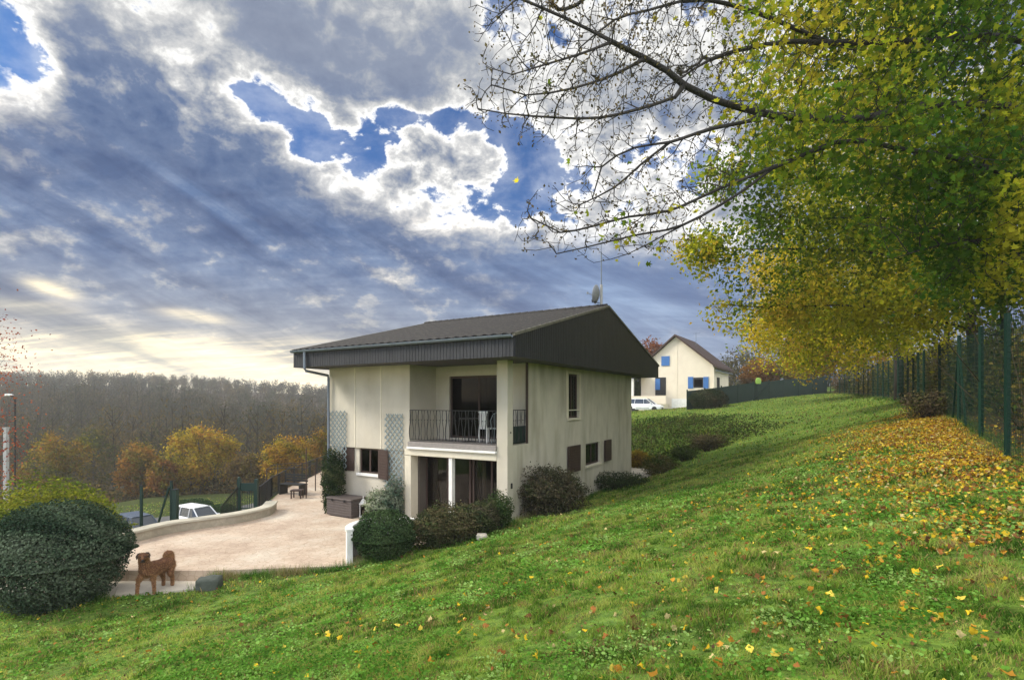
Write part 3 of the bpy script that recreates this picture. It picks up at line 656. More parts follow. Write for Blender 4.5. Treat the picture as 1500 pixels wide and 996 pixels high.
# boulder + small stones
def boulder(name, loc, size, label, cat='stone', m=None, seed=1, group=None, rz=0):
    bm = bmesh.new(); bmesh.ops.create_cube(bm, size=1); bmesh.ops.subdivide_edges(bm, edges=bm.edges, cuts=5, use_grid_fill=True)
    rs = random.Random(seed)
    from mathutils import noise
    for v in bm.verts:
        p = v.co.copy(); q = p.normalized()*.62; v.co = p.lerp(q, .38); v.co += v.co.normalized()*(noise.noise(v.co*3+Vector((seed, 0, 0)))*.10)
        v.co.x *= size[0]; v.co.y *= size[1]; v.co.z *= size[2]
    me = bpy.data.meshes.new(name); bm.to_mesh(me); bm.free(); me.materials.append(m or M['rock']); me.polygons.foreach_set('use_smooth', [True]*len(me.polygons))
    o = bpy.data.objects.new(name, me); col.objects.link(o); o.location = loc; o.rotation_euler = (0, 0, rz); return tag(o, label, cat, group)
boulder('stone_block', (-6.35, 10.95, -3.86), (.46, .34, .36), 'grey squared stone block beside the dog at the lawn edge', seed=3, rz=.2)
for k, (px, py, Y, s) in enumerate(((706, 778, 12.7, .17),)):
    q = ray(px, py, Y); boulder('garden_stone', (q.x, q.y, gh(q.x, q.y)+.05), (s*1.5, s, s*.9), 'small pale stone in the grass under the brown shrubs in front of the house', m=M['paleslab'], seed=8+k)
# railings, gate, arbour on the patio edge
b = empty('garden_railing', (-8.6, 17.8, PZ), 0, 'dark metal bar railing running along the far edge of the patio', 'railing')
o_ = Vector((-8.6, 17.8))
railing(b, [tuple(Vector(p)-o_) for p in ((-8.75, 18.1), (-9.35, 20.3), (-9.75, 22.5), (-10.05, 26), (-10.3, 29.5))], 0, .8, .14, False, 'rail_panel', M['iron'], .018)
b = empty('stair_railing', (-9.6, 17.7, PZ), 0, 'black handrail sloping down the steps towards the road', 'railing')
r_ = MB(); A = Vector((.35, -.1, .86)); B = Vector((-.75, .9, .0)); 
r_.bar(A, B, .05, .035); r_.bar(A-Vector((0, 0, .72)), B-Vector((0, 0, .72)), .04, .03)
for k in range(13): q = A.lerp(B, k/12); r_.bar(q, q-Vector((0, 0, .75)), .018)
r_.build('rail_panel', M['iron'], b)
g_ = empty('garden_gate', (-8.95, 17.75, PZ), 0, 'small dark green gate between two thick posts at the wall end', 'gate')
for x in (-.32, .26): MB().box(x-.055, x+.055, -.055, .055, -.4, 1.12).build('post', M['dkgreen_metal'], g_, .006)
r_ = MB(); r_.box(-.262, .202, -.02, .02, .72, .98); r_.box(-.262, .202, -.015, .015, .1, .14)
for k in range(6): r_.bar((-.2+k*.075, 0, .14), (-.2+k*.075, 0, .72), .014)
r_.build('leaf', M['dkgreen_metal'], g_)
MB().lathe([(.05, 0), (.05, .05), (.03, .07)], (-.32, 0, 1.12), 10).build('post_cap', M['dkgreen_metal'], g_)
ab = empty('garden_arbour', (-8.75, 20.9, PZ), R(12), 'thin dark metal arbour frame at the far end of the patio', 'arbour')
for x, y, h in ((.62, -.8, 1.95), (-.85, -.6, 1.15), (.7, .9, 1.2), (-.8, 1.0, 1.15)): MB().tube([(x, y, 0), (x, y, h)], .022, 6).build('post', M['brown'], ab)
r_ = MB()
for a, c in (((.62, -.8), (-.85, -.6)), ((.7, .9), (-.8, 1.0)), ((.62, -.8), (.7, .9)), ((-.85, -.6), (-.8, 1.0)), ((-.1, -.7), (-.05, .95))): r_.tube([(*a, 1.14), ((a[0]+c[0])/2, (a[1]+c[1])/2, 1.19), (*c, 1.14)], .014, 5)
r_.build('top_frame', M['iron'], ab)
bn = empty('garden_bench', (-8.85, 21.1, PZ), R(-20), 'dark garden bench standing under the thin arbour', 'bench')
MB().box(-.55, .55, -.2, .22, .40, .44).build('seat', M['iron'], bn, .005)
r_ = MB(); [r_.box(-.55, .55, .2, .23, .5+k*.11, .58+k*.11) for k in range(3)]; r_.build('backrest', M['iron'], bn)
for x in (-.5, .5): MB().box(x-.03, x+.03, -.2, .22, 0, .40).build('leg', M['iron'], bn)
st = empty('garden_stool', (-8.35, 20.3, PZ), 0, 'low brown wooden stool in front of the dark bench', 'stool')
MB().box(-.22, .22, -.16, .16, .28, .33).build('seat', M['brown'], st, .006)
for x in (-.18, .18):
    for y in (-.12, .12): MB().bar((x, y, 0), (x, y, .28), .04).build('leg', M['brown'], st)
# fence posts left on the slope behind low wall
def post_thing(x, y, h, w, label, z=None, brace=False, name='fence_post'):
    z = gh(x, y) if z is None else z
    o = empty(name, (x, y, z), 0, label, 'post', 'dark posts along the slope left of the patio')
    MB().box(-w/2, w/2, -w/2, w/2, -.2, h).build('post', M['dkgreen_metal'], o, .004)
    MB().box(-w*.6, w*.6, -w*.6, w*.6, h+.001, h+.02).build('cap', M['iron'], o)
    if brace: MB().bar((-.04, -.05, h*.9), (-.45, -.05, .1), .045).build('brace', M['dkgreen_metal'], o)
    return o
q = ray(207, 712, 14.9); post_thing(q.x, q.y, q.z-PZ+.3, .06, 'thin dark post rising behind the round hedge bush', PZ-.3)
q = ray(251, 705, 15.6); post_thing(q.x, q.y, q.z-PZ+.3, .06, 'dark post with slanting brace behind the low wall', PZ-.3, True)
q = ray(257, 717, 15.5); post_thing(q.x, q.y, q.z-PZ+.3, .13, 'thick dark green post in front of the white car', PZ-.3)
# ------------------------------------------------------------------ GREEN FENCE on the right
fe = empty('fence', (FP[2][0], FP[2][1], FP[2][2]), 0, 'tall green wire mesh fence with posts running under the maple trees', 'fence')
fo = Vector(FP[2])
def mesh_panel(A, B, h, parent, m, gx=.10, gz=.10, th=.0035, z0=.05):
    A = Vector(A); B = Vector(B); d = B-A; L = d.length; n = int(L/gx); V = []; Fq = []
    n1 = np.array(Vector((-d.y, d.x, 0)).normalized()); t1 = np.array(d.normalized())
    def rod(a, b, s1, s2):
        i = len(V); 
        for p in (a, b):
            for q in ((-1, 0), (0, 1), (1, 0)): V.append(p+s1*q[0]*th+s2*q[1]*th)
        Fq.extend([(i, i+1, i+4, i+3), (i+1, i+2, i+5, i+4), (i+2, i, i+3, i+5)])
    a = np.array(A); dd = np.array(d); zz_ = np.array((0, 0, 1.))
    for k in range(1, n): p = a+dd*k/n; rod(p+zz_*z0, p+zz_*h, t1, n1)
    for k in range(int((h-z0)/gz)+1): o = zz_*(z0+k*gz); rod(a+o, a+dd+o, zz_, n1)
    return np_mesh('mesh_panel', np.array(V), np.array(Fq), m, parent)
for i, p in enumerate(FP):
    q = Vector(p)-fo
    MB().box(q.x-.032, q.x+.032, q.y-.032, q.y+.032, q.z-.3, q.z+2.4).build('post', M['green_metal'], fe, .004)
    if i < len(FP)-1:
        n_ = Vector(FP[i+1])-fo; sp = 1 if i < 7 else 1
        mesh_panel(q, n_, 2.3, fe, M['green_metal'], .10 if i < 6 else .2, .10 if i < 6 else .2, .0042 if i < 6 else .009)
        if i >= 6:      # intermediate posts further along
            mid = (q+n_)/2; MB().box(mid.x-.03, mid.x+.03, mid.y-.03, mid.y+.03, mid.z-.3, mid.z+2.4).build('post', M['green_metal'], fe)
b3 = Vector(FP[4])-fo; d3 = (Vector(FP[5])-Vector(FP[4])).normalized()
for s, nm in ((-1, 0), (1, 0)):
    MB().bar(b3+Vector((-.05, -.05, 2.2)), b3+d3*s*1.15+Vector((-.05, -.05, -.05)), .05).build('brace', M['green_metal'], fe)
b3 = Vector(FP[9])-fo; MB().bar(b3+Vector((-.05, -.05, 2.2)), b3-d3*1.3+Vector((-.05, -.05, 0)), .05).build('brace', M['green_metal'], fe)
# far fence across the top of the lawn
FA, FB = Vector((16.6, 49.5)), Vector((34.0, 56.5))
ff = empty('boundary_fence', (25, 53, gh(25, 53)), 0, 'dark blue green screened mesh fence closing the far end of the lawn', 'fence')
fo2 = Vector(ff.location); nF = 9; pts = []
for k in range(nF+1):
    q = FA.lerp(FB, k/nF); q3 = Vector((q.x, q.y, gh(q.x, q.y)))-fo2; pts.append(q3)
    MB().box(q3.x-.05, q3.x+.05, q3.y-.05, q3.y+.05, q3.z-.2, q3.z+1.95).build('post', M['dkgreen_metal'], ff)
M['screen'] = mat('fence_screen', (.016, .034, .028), (.026, .044, .034), 3, .9)
for k in range(nF):
    a_, b2_ = pts[k], pts[k+1]; d_ = (b2_-a_).normalized()*.055; up_ = Vector((0, 0, 1)); n_2 = Vector((-d_.y, d_.x, 0)).normalized()*.008
    MB().extr([a_+d_-n_2+up_*.04, b2_-d_-n_2+up_*.04, b2_-d_-n_2+up_*1.82, a_+d_-n_2+up_*1.82], n_2*2).build('screen_panel', M['screen'], ff)
MB().bar(pts[4]+Vector((-.02, -.1, .2)), pts[5]+Vector((0, -.1, 1.5)), .06).build('brace', M['dkgreen_metal'], ff)
q = FA.lerp(FB, .47); sg = empty('marker_sign', (q.x, q.y-.25, gh(q.x, q.y-.25)), 0, 'small lime green marker sign on a post in front of the far fence', 'sign')
MB().box(-.04, .04, -.03, .03, -.2, 1.7).build('post', M['dkgreen_metal'], sg); MB().lathe([(.01, -.3), (.26, -.28), (.3, 0), (.2, .28), (.05, .32)], (0, 0, 1.95), 12, 1, .15).build('sign_board', M['signgreen'], sg)
# ------------------------------------------------------------------ NEIGHBOUR HOUSE
TN = R(-33); NZ = -1.35
nh = empty('neighbour_house', (23.1, 60, NZ), TN, 'cream gabled house with blue shutters at the far side of the lawn', 'house')
nw, nd = 8.5, 9.0; ze = 5.5; zp = 9.05                       # local heights
b = MB(); b.extr([(0, 0, -1), (-nw, 0, -1), (-nw, 0, ze), (-nw/2, 0, zp), (0, 0, ze)], (0, nd, 0)); b.build('wall', M['neigh'], nh)
sl = (zp-ze)/(nw/2); ov = .55
b = MB(); hx = nw/2+ov; 
b.extr([(-nw/2, -.45, zp+.05), (-nw/2+hx, -.45, zp+.05-sl*hx), (-nw/2+hx, -.45, zp+.28-sl*hx), (-nw/2, -.45, zp+.28), (-nw/2-hx, -.45, zp+.28-sl*hx), (-nw/2-hx, -.45, zp+.05-sl*hx)], (0, nd+.9, 0)); nr = b.build('roof', M['neigh_roof'], nh)
bb = MB(); bb.tube([(-nw/2+.9, 6, zp-.5), (-nw/2+.9, 6, zp+1.1)], .03, 5); bb.bar((-nw/2+.5, 6, zp+1.0), (-nw/2+1.4, 6, zp+1.0), .03); bb.build('aerial', M['zinc'], nr)
def nlx(px): 
    r = (px-CX)/F; cs, sn = math.cos(TN), math.sin(TN); return (r*60-23.1)/(cs-r*sn)
def nz(px, py): return (HY-py)/F*(60+nlx(px)*math.sin(TN))-NZ
def nbox(name, pa, pb, ya, yb, m, d=.05, parent=None):
    return MB().box(nlx(pa), nlx(pb), -d, -.002, nz(pa, yb), nz(pa, ya)).build(name, m, parent or nh)
MB().box(nlx(992)-.05, nlx(992)+.05, -.03, -.002, -.9, 8.3).build('rain_pipe', M['neigh'], nh)
nbox('upper_shutter', 969, 981, 522, 536, M['blue'], .08)
nbox('glazed_door', 960, 975.5, 553, 579, M['iron'], .04); nbox('blue_door', 960, 967, 555, 571, M['blue'], .07)
w = nbox('window', 1016, 1030, 553, 568, M['iron'], .04)
MB().box(nlx(1016)+.1, nlx(1030)-.1, -.06, -.045, nz(1016, 566), nz(1016, 556)).build('glass_pane', M['glass_dark'], w)
nbox('shutter', 1008, 1015.5, 552, 569, M['blue'], .09); nbox('shutter', 1030.5, 1038, 552, 569, M['blue'], .09)
nbox('garage_door', 984, 1008, 584, 599, M['white'], .05)
MB().box(nlx(1045)-.12, nlx(1045)+.1, -.1, .1, -1, ze-.2).build('corner_pier', M['neigh'], nh)
# terrace with balcony wall in front of the left half
b = MB(); b.box(-nw-4.2, nlx(980), -2.6, -.1, -1, 1.05); b.build('terrace_wall', M['neigh'], nh)
b = MB(); b.box(-nw-4.2, nlx(985), -2.7, -2.55, 1.05, 2.0); b.build('terrace_parapet', M['neigh'], nh)
MB().box(-nw-.4, -nw-.1, -2.5, -2.2, 2.0, 4.4).build('terrace_column', M['white'], nh)
MB().box(-nw-4.4, -nw+.8, -2.9, -.1, 4.4, 4.6).build('terrace_roof', M['neigh_roof'], nh)
MB().box(nlx(1010), nlx(1020), -1.5, -1.3, -1, .9).build('garden_wall', M['neigh'], nh)
b = MB(); b.box(.002, .05, 2, 3.4, 2.6, 4.2); b.build('side_window', M['iron'], nh)
b = MB(); b.tube([(.45, -.4, ze-.62), (.45, nd+.4, ze-.62)], .07, 6); b.build('gutter', M['zinc'], nh)
# ------------------------------------------------------------------ CARS
def loft(name, secs, m, parent, smooth=True, bevel=0):
    b = MB(); n = len(secs[0])
    for s in secs: b.v += [tuple(p) for p in s]
    for i in range(len(secs)-1):
        for j in range(n): a = i*n+j; c = i*n+(j+1) % n; b.f.append((a, c, c+n, a+n))
    b.f.append(tuple(reversed(range(n)))); b.f.append(tuple(len(b.v)-n+j for j in range(n)))
    o = b.build(name, m, parent, bevel, False)
    return o
def car(loc, rz, paint, label, group='cars', tall=1.0):
    r = empty('parked_car', loc, rz, label, 'car', None)
    def sec(x, hw, zb, zt, th):     # body cross-section
        return [(x, -hw*.94, zb), (x, -hw, zb+.15), (x, -hw, zt-.12), (x, -th, zt), (x, th, zt), (x, hw, zt-.12), (x, hw, zb+.15), (x, hw*.94, zb)]
    loft('body', [sec(-2.2, .72, .38, .85, .6), sec(-2.12, .84, .28, .98*tall, .74), sec(-1.4, .90, .24, 1.02*tall, .8), sec(0, .91, .24, 1.0*tall, .82), sec(.85, .90, .24, .98*tall, .8), sec(1.7, .87, .25, .88*tall, .72), sec(2.1, .80, .3, .76*tall, .62), sec(2.2, .70, .38, .66, .5)], paint, r, bevel=.03)
    zr = 1.62*tall; zb = .97*tall
    def gs(x, hw, z): return [(x, -hw, z), (x, hw, z)]
    # greenhouse glass
    g = MB(); lo = [(-2.05, .76), (-.2, .80), (.55, .80), (1.25, .74)]; hi = [(-1.75, .60), (-.2, .64), (.25, .63), (.35, .60)]
    for i in range(3):
        for s in (-1, 1): g.quad((lo[i][0], s*lo[i][1], zb), (lo[i+1][0], s*lo[i+1][1], zb), (hi[i+1][0], s*hi[i+1][1], zr), (hi[i][0], s*hi[i][1], zr))
    g.quad((1.25, -.74, zb-.02), (1.25, .74, zb-.02), (.35, .6, zr), (.35, -.6, zr)); g.quad((-2.05, -.76, zb), (-2.05, .76, zb), (-1.75, .6, zr), (-1.75, -.6, zr))
    g.build('windows', M['carglass'], r)
    t = MB(); t.v = []; 
    loft('roof', [[(x, -h, zr-.01), (x, -h*.85, zr+.05), (x, h*.85, zr+.05), (x, h, zr-.01)] for x, h in ((-1.82, .60), (-1.6, .645), (-.2, .66), (.2, .645), (.40, .60))], paint, r, bevel=.01)
    for s in (-1, 1):
        MB().bar((1.28, s*.76, zb-.01), (.36, s*.615, zr), .06).build('pillar', paint, r); MB().bar((-2.07, s*.77, zb), (-1.76, s*.615, zr), .08).build('pillar', paint, r)
        for xl, xh in ((.05, 0.0), (-1.15, -1.1)): MB().bar((xl, s*.812, zb), (xh, s*.648, zr), .07, .03).build('pillar', paint, r)
    for s in (-1, 1):
        MB().box(.85, 1.0, s*.95-.09, s*.95+.09, zb-.02, zb+.13).build('mirror', paint, r, .02)
        MB().box(2.02, 2.19, s*.62-.13, s*.62+.13, .62, .74).build('headlight', M['lampglass'], r, .02)
        MB().box(-2.21, -2.14, s*.66-.08, s*.66+.08, .72, .92).build('tail_light', M['redlens'], r, .01)
        for x in (-1.38, 1.38):
            w = empty('wheel', (x, s*.80, .33)); w.parent = r
            ty = MB(); ty.lathe([(.20, -.1), (.31, -.1), (.335, -.07), (.335, .07), (.31, .1), (.20, .1)], n=24); o = ty.build('tyre', M['rubber'], w); o.rotation_euler = (R(90), 0, 0)
            ri = MB(); ri.lathe([(.2, -.06), (.2, .06), (.05, .08), (.04, .07)], n=24); o = ri.build('rim', M['rim'], w); o.rotation_euler = (R(90)*s*-1, 0, 0)
    MB().box(2.15, 2.23, -.45, .45, .36, .52).build('grille', M['iron'], r, .01)
    MB().box(2.205, 2.24, -.26, .26, .5, .61).build('number_plate', M['white'], r)
    for s in (-1, 1): MB().box(-.95, .75, s*.905-.008, s*.905+.008, .45, .5).build('trim', M['iron'], r)
    return r
M['carglass'] = mat('car_glass', (.03, .04, .05), (.04, .05, .06), 2, .08, spec=.8)
q = ray(291, 734, 39.5); car((q.x, q.y, gh(q.x, q.y)+.12), R(-28), M['carwhite'], 'white car parked on the road just below the low wall', tall=1.08)
q = ray(204, 752, 36); car((q.x, q.y, gh(q.x, q.y)+.12), R(-35), M['cardark'], 'dark blue car at the left, half hidden by the thin post')
q = ray(945, 603, 57.5); nc = car((q.x, q.y, gh(q.x, q.y)-.05), R(-30), M['carwhite'], 'white car parked in front of the gabled neighbour house'); nc.scale = (.86, .86, .84)
# ------------------------------------------------------------------ street lamp and pale post at far left
q = ray(22, 600, 35); z = gh(q.x, q.y); lp = empty('street_lamp', (q.x, q.y, z), 0, 'street lamp with white head and thin dark pole at the left edge', 'street lamp')
top = ray(22, 580, 35).z-z
MB().tube([(0, 0, 0), (0, 0, top*.97), (-.12, 0, top), (-.3, 0, top+.04)], .05, 8).build('pole', M['iron'], lp)
MB().lathe([(.03, .1), (.2, .08), (.26, 0), (.2, -.05), (.05, -.06)], (-.45, 0, top+.05), 16, 1.3, .8).build('lamp_head', M['white'], lp)
q = ray(9, 627, 33); z = gh(q.x, q.y); cp_ = MB().box(q.x-.1, q.x+.1, q.y-.1, q.y+.1, z-.2, q.z); cp_.box(q.x-.13, q.x+.13, q.y-.13, q.y+.13, q.z+.001, q.z+.06)
tag(cp_.build('concrete_post', M['concrete']), 'pale square concrete post at the far left below the street lamp', 'post')
# ------------------------------------------------------------------ DOG
DGX, DGY = (226-CX)/F*10.95, 10.95
dog = empty('dog', (DGX, DGY, -3.98), R(33), 'rust brown shaggy dog with curled tail standing on the path looking at the camera', 'dog')
def dog_body():
    J = {}; V = []; E = []; Rr = []
    def add(k, p, r, par=None, r2=None):
        J[k] = len(V); V.append(p); Rr.append((r, r2 or r))
        if par: E.append((J[par], J[k]))
    add('pel', (.27, .30, .50), .135, None, .15); add('bel', (.13, .12, .48), .115, 'pel', .125); add('che', (-.08, -.06, .46), .135, 'bel', .165); add('sho', (-.15, -.16, .53), .125, 'che', .14)
    add('nek', (-.17, -.20, .665), .10, 'sho'); add('hed', (-.18, -.24, .795), .108, 'nek', .098); add('brow', (-.18, -.31, .790), .080, 'hed', .066); add('muz', (-.18, -.385, .750), .052, 'brow', .042); add('nos', (-.18, -.43, .745), .036, 'muz', .032)
    # front legs
    add('fl1', (-.24, -.13, .36), .058, 'che'); add('fl2', (-.27, -.09, .27), .042, 'fl1'); add('fl3', (-.285, -.13, .14), .030, 'fl2'); add('fl4', (-.29, -.14, .05), .030, 'fl3'); add('fl5', (-.295, -.19, .03), .036, 'fl4', .026)
    add('fr1', (-.04, -.17, .35), .058, 'che'); add('fr2', (-.01, -.14, .26), .042, 'fr1'); add('fr3', (.0, -.19, .13), .030, 'fr2'); add('fr4', (.005, -.20, .045), .030, 'fr3'); add('fr5', (.0, -.25, .03), .036, 'fr4', .026)
    # hind legs: knee forward and high, hock backward
    add('hr1', (.33, .22, .38), .095, 'pel', .10); add('hr2', (.32, .12, .28), .062, 'hr1'); add('hr3', (.37, .26, .165), .036, 'hr2'); add('hr4', (.37, .24, .05), .032, 'hr3'); add('hr5', (.365, .18, .03), .034, 'hr4', .026)
    add('hl1', (.16, .33, .38), .09, 'pel', .09); add('hl2', (.14, .22, .28), .058, 'hl1'); add('hl3', (.18, .37, .165), .036, 'hl2'); add('hl4', (.18, .35, .05), .032, 'hl3'); add('hl5', (.175, .29, .03), .034, 'hl4', .026)
    # curled bushy tail
    add('t1', (.29, .34, .54), .115, 'pel'); add('t2', (.32, .35, .61), .095, 't1'); add('t3', (.30, .31, .655), .085, 't2'); add('t4', (.24, .27, .65), .07, 't3'); add('t5', (.19, .25, .59), .03, 't4')
    V = [(p[0]*.86 if p[0] > -.1 else p[0], p[1], p[2]*1.06) for p in V]
    me = bpy.data.meshes.new('body'); me.from_pydata(V, E, []); me.update(); o = bpy.data.objects.new('body', me); col.objects.link(o); o.parent = dog
    o.modifiers.new('skin', 'SKIN')
    if not me.skin_vertices: 
        bpy.context.view_layer.objects.active = o
    sv = me.skin_vertices[0].data
    for i, rr in enumerate(Rr): sv[i].radius = rr; sv[i].use_root = (i == 0)
    s = o.modifiers.new('sub', 'SUBSURF'); s.levels = 2; s.render_levels = 2
    tx = bpy.data.textures.new('fur', 'CLOUDS'); tx.noise_scale = .035; d = o.modifiers.new('fur', 'DISPLACE'); d.texture = tx; d.strength = .018; d.mid_level = .5
    me.materials.append(M['fur']); return o
db = dog_body()
for s in (-1, 1):
    b = MB(); b.extr([(-.18+s*.040, -.25, .905), (-.18+s*.095, -.25, .898), (-.18+s*.128, -.285, .843), (-.18+s*.108, -.31, .783), (-.18+s*.075, -.29, .828)], (0, .022, 0)); b.build('ear', M['furdark'], dog, .006)
    b = MB(); b.lathe([(.001, -.012), (.009, -.008), (.013, 0), (.009, .008), (.001, .012)], (-.18+s*.036, -.378, .847), 10); b.build('eye', M['iron'], dog)
b = MB(); b.lathe([(.004, -.018), (.024, -.01), (.026, .004), (.012, .016), (.002, .017)], (-.18, -.468, .797), 12, 1, .7); b.build('nose', M['iron'], dog)
b = MB(); b.extr([(-.22, -.462, .764), (-.14, -.462, .764), (-.145, -.455, .750), (-.215, -.455, .750)], (0, .06, 0)); b.build('mouth', M['furdark'], dog)
def fur_tufts():      # short hair locks standing off the coat
    dg = bpy.context.evaluated_depsgraph_get(); dg.update(); e = db.evaluated_get(dg); me = e.to_mesh()
    P = []; Nn = []
    rs = random.Random(5)
    for p in me.polygons:
        for _ in range(4):
            vs = [me.vertices[i].co for i in p.vertices]; w = [rs.random() for _ in vs]; t = sum(w); P.append(sum((v*a/t for v, a in zip(vs, w)), Vector())); Nn.append(p.normal.copy())
    e.to_mesh_clear(); P = np.array(P); Nn = np.array(Nn)
    L = np.where(P[:, 2] < .3, .018, .038)*(.6+.8*RS.rand(len(P))); L = np.where((P[:, 1] < -.3), .012, L)
    D = norm(Nn*.5+np.array([.25, .55, -.75])*.8+RS.normal(size=P.shape)*.25); S = norm(np.cross(D, Nn))*.0032
    V = np.stack([P-S, P+S, P+D*L[:, None]], 1).reshape(-1, 3); k = RS.rand(len(P), 1)
    C = np.array([.22, .11, .05])*(1-k)+np.array([.42, .24, .12])*k; C = np.where((P[:, 1:2] < -.30) & (P[:, 2:3] > .6), C*.35, C)
    np_mesh('fur', V, np.arange(len(V)).reshape(-1, 3), M['litter'], dog, np.repeat(C, 3, 0))
fur_tufts()
# ------------------------------------------------------------------ TREES
def colonise(start, parents, attr, step, infl, kill, iters=120, trop=(0, 0, 0), seed=1, maxn=16000):
    rs = np.random.RandomState(seed)
    P = [np.array(p, float) for p in start]; par = list(parents)
    A = np.array(attr, float); alive = np.ones(len(A), bool)
    S = np.array(P); D = np.full(len(A), 1e9); near = np.zeros(len(A), int)
    for i in range(0, len(S), 200):
        d = np.linalg.norm(A[:, None]-S[None, i:i+200], axis=2); j = d.argmin(1); dm = d[np.arange(len(A)), j]; m_ = dm < D; D[m_] = dm[m_]; near[m_] = j[m_]+i
    alive &= D > kill
    for it in range(iters):
        act = alive & (D < infl)
        if not act.any(): break
        ids = near[act]; un, inv = np.unique(ids, return_inverse=True)
        Pn = np.array([P[k] for k in un]); v = norm(A[act]-Pn[inv]); acc = np.zeros((len(un), 3)); np.add.at(acc, inv, v)
        pd = np.array([norm(P[k]-P[par[k]]) if par[k] >= 0 else np.zeros(3) for k in un]); dr = norm(norm(acc)+pd*.45+np.array(trop)+rs.normal(size=acc.shape)*.15); new = Pn+dr*step; i0 = len(P)
        for k in range(len(un)): P.append(new[k]); par.append(int(un[k]))
        idx = np.where(alive)[0]; d = np.linalg.norm(A[idx][:, None]-new[None], axis=2); j = d.argmin(1); dm = d[np.arange(len(idx)), j]
        m_ = dm < D[idx]; D[idx[m_]] = dm[m_]; near[idx[m_]] = j[m_]+i0; alive &= D > kill
        if len(P) > maxn: break
    return np.array(P), np.array(par)
def radii(P, par, tip, e=2.4, scale=1.0):
    n = len(P); acc = np.zeros(n); r = np.zeros(n)
    for i in range(n-1, -1, -1):
        r[i] = max(tip, acc[i]**(1/e)) if acc[i] > 0 else tip
        if par[i] >= 0: acc[par[i]] += r[i]**e
    return r*scale
def wood_mesh(name, P, par, r, m, parent, big=.03):
    V = []; Fq = []; off = 0
    idx = np.where(par >= 0)[0]
    for lo, hi, k in ((big, 1e9, 8), (0, big, 3)):
        s = idx[(r[idx] >= lo) & (r[idx] < hi)]
        if not len(s): continue
        a = P[par[s]]; b = P[s]; ra = np.minimum(r[par[s]], r[s]*1.6); rb = r[s]; d = norm(b-a)
        ref = np.where(np.abs(d[:, 2:3]) < .9, np.array([[0, 0, 1.]]), np.array([[1., 0, 0]])); u = norm(np.cross(d, ref)); v = np.cross(d, u)
        b = b+d*rb[:, None]*.4
        t = np.arange(k)*2*PI/k; ring = u[:, None]*np.cos(t)[None, :, None]+v[:, None]*np.sin(t)[None, :, None]
        R0 = a[:, None]+ring*ra[:, None, None]; R1 = b[:, None]+ring*rb[:, None, None]
        V.append(np.concatenate([R0, R1], 1).reshape(-1, 3)); j = np.arange(k)
        f = np.stack([j, (j+1) % k, k+(j+1) % k, k+j], 1); Fq.append((np.arange(len(s))[:, None, None]*2*k+f[None]).reshape(-1, 4)+off); off += len(s)*2*k
    return np_mesh(name, np.concatenate(V), Fq, m, parent, None, True)
def limb_nodes(lines):
    """lines: list of polylines; each starts near an existing node. returns nodes, parents"""
    P = []; par = []
    for ln_ in lines:
        pts = smooth_line3(ln_)
        if P:
            A = np.array(P); j = int(np.linalg.norm(A-np.array(pts[0]), axis=1).argmin()); prev = j; pts = pts[1:] if np.linalg.norm(A[j]-np.array(pts[0])) < .4 else pts
        else: prev = -1
        for p in pts: P.append(np.array(p)); par.append(prev); prev = len(P)-1
    return P, par
def smooth_line3(pts, step=.3):
    P = [Vector(p) for p in pts]; P = [P[0]*2-P[1]]+P+[P[-1]*2-P[-2]]; o = []
    for i in range(1, len(P)-2):
        a, b, c, d = P[i-1], P[i], P[i+1], P[i+2]; n = max(1, int((c-b).length/step))
        for k in range(n): t = k/n; o.append(.5*((2*b)+(c-a)*t+(2*a-5*b+4*c-d)*t*t+(3*b-a-3*c+d)*t**3))
    o.append(P[-2]); return o
def ell(c, r, n, rs, shell=.35):
    v = norm(rs.normal(size=(n, 3)))*(rs.rand(n, 1)**shell); return np.array(c)+v*np.array(r)
def leafcolors(P, pal, rs, cs=.5, seed=0, mixf=None):
    """palette mixing by clump noise + per-leaf variation"""
    n = len(P); k = fbm(P[:, 0]+P[:, 2]*.7, P[:, 1]*.8+P[:, 2]*1.1, cs, seed, 3); k = np.clip((k-.5)*2.3+.5+rs.normal(size=n)*.17, 0, 1)
    if mixf is not None: k = np.clip(k+mixf, 0, 1)
    pal = np.array(pal); x = k*(len(pal)-1); i = np.minimum(x.astype(int), len(pal)-2); f = (x-i)[:, None]
    c = pal[i]*(1-f)+pal[i+1]*f; return np.clip(c*(.65+.7*rs.rand(n, 1)), 0, 1)
GREEN = (.042, .105, .012); OLIVE = (.12, .18, .016); YGRN = (.28, .30, .02); YEL = (.45, .38, .03); ORG = (.38, .20, .035); BRN = (.16, .085, .035)
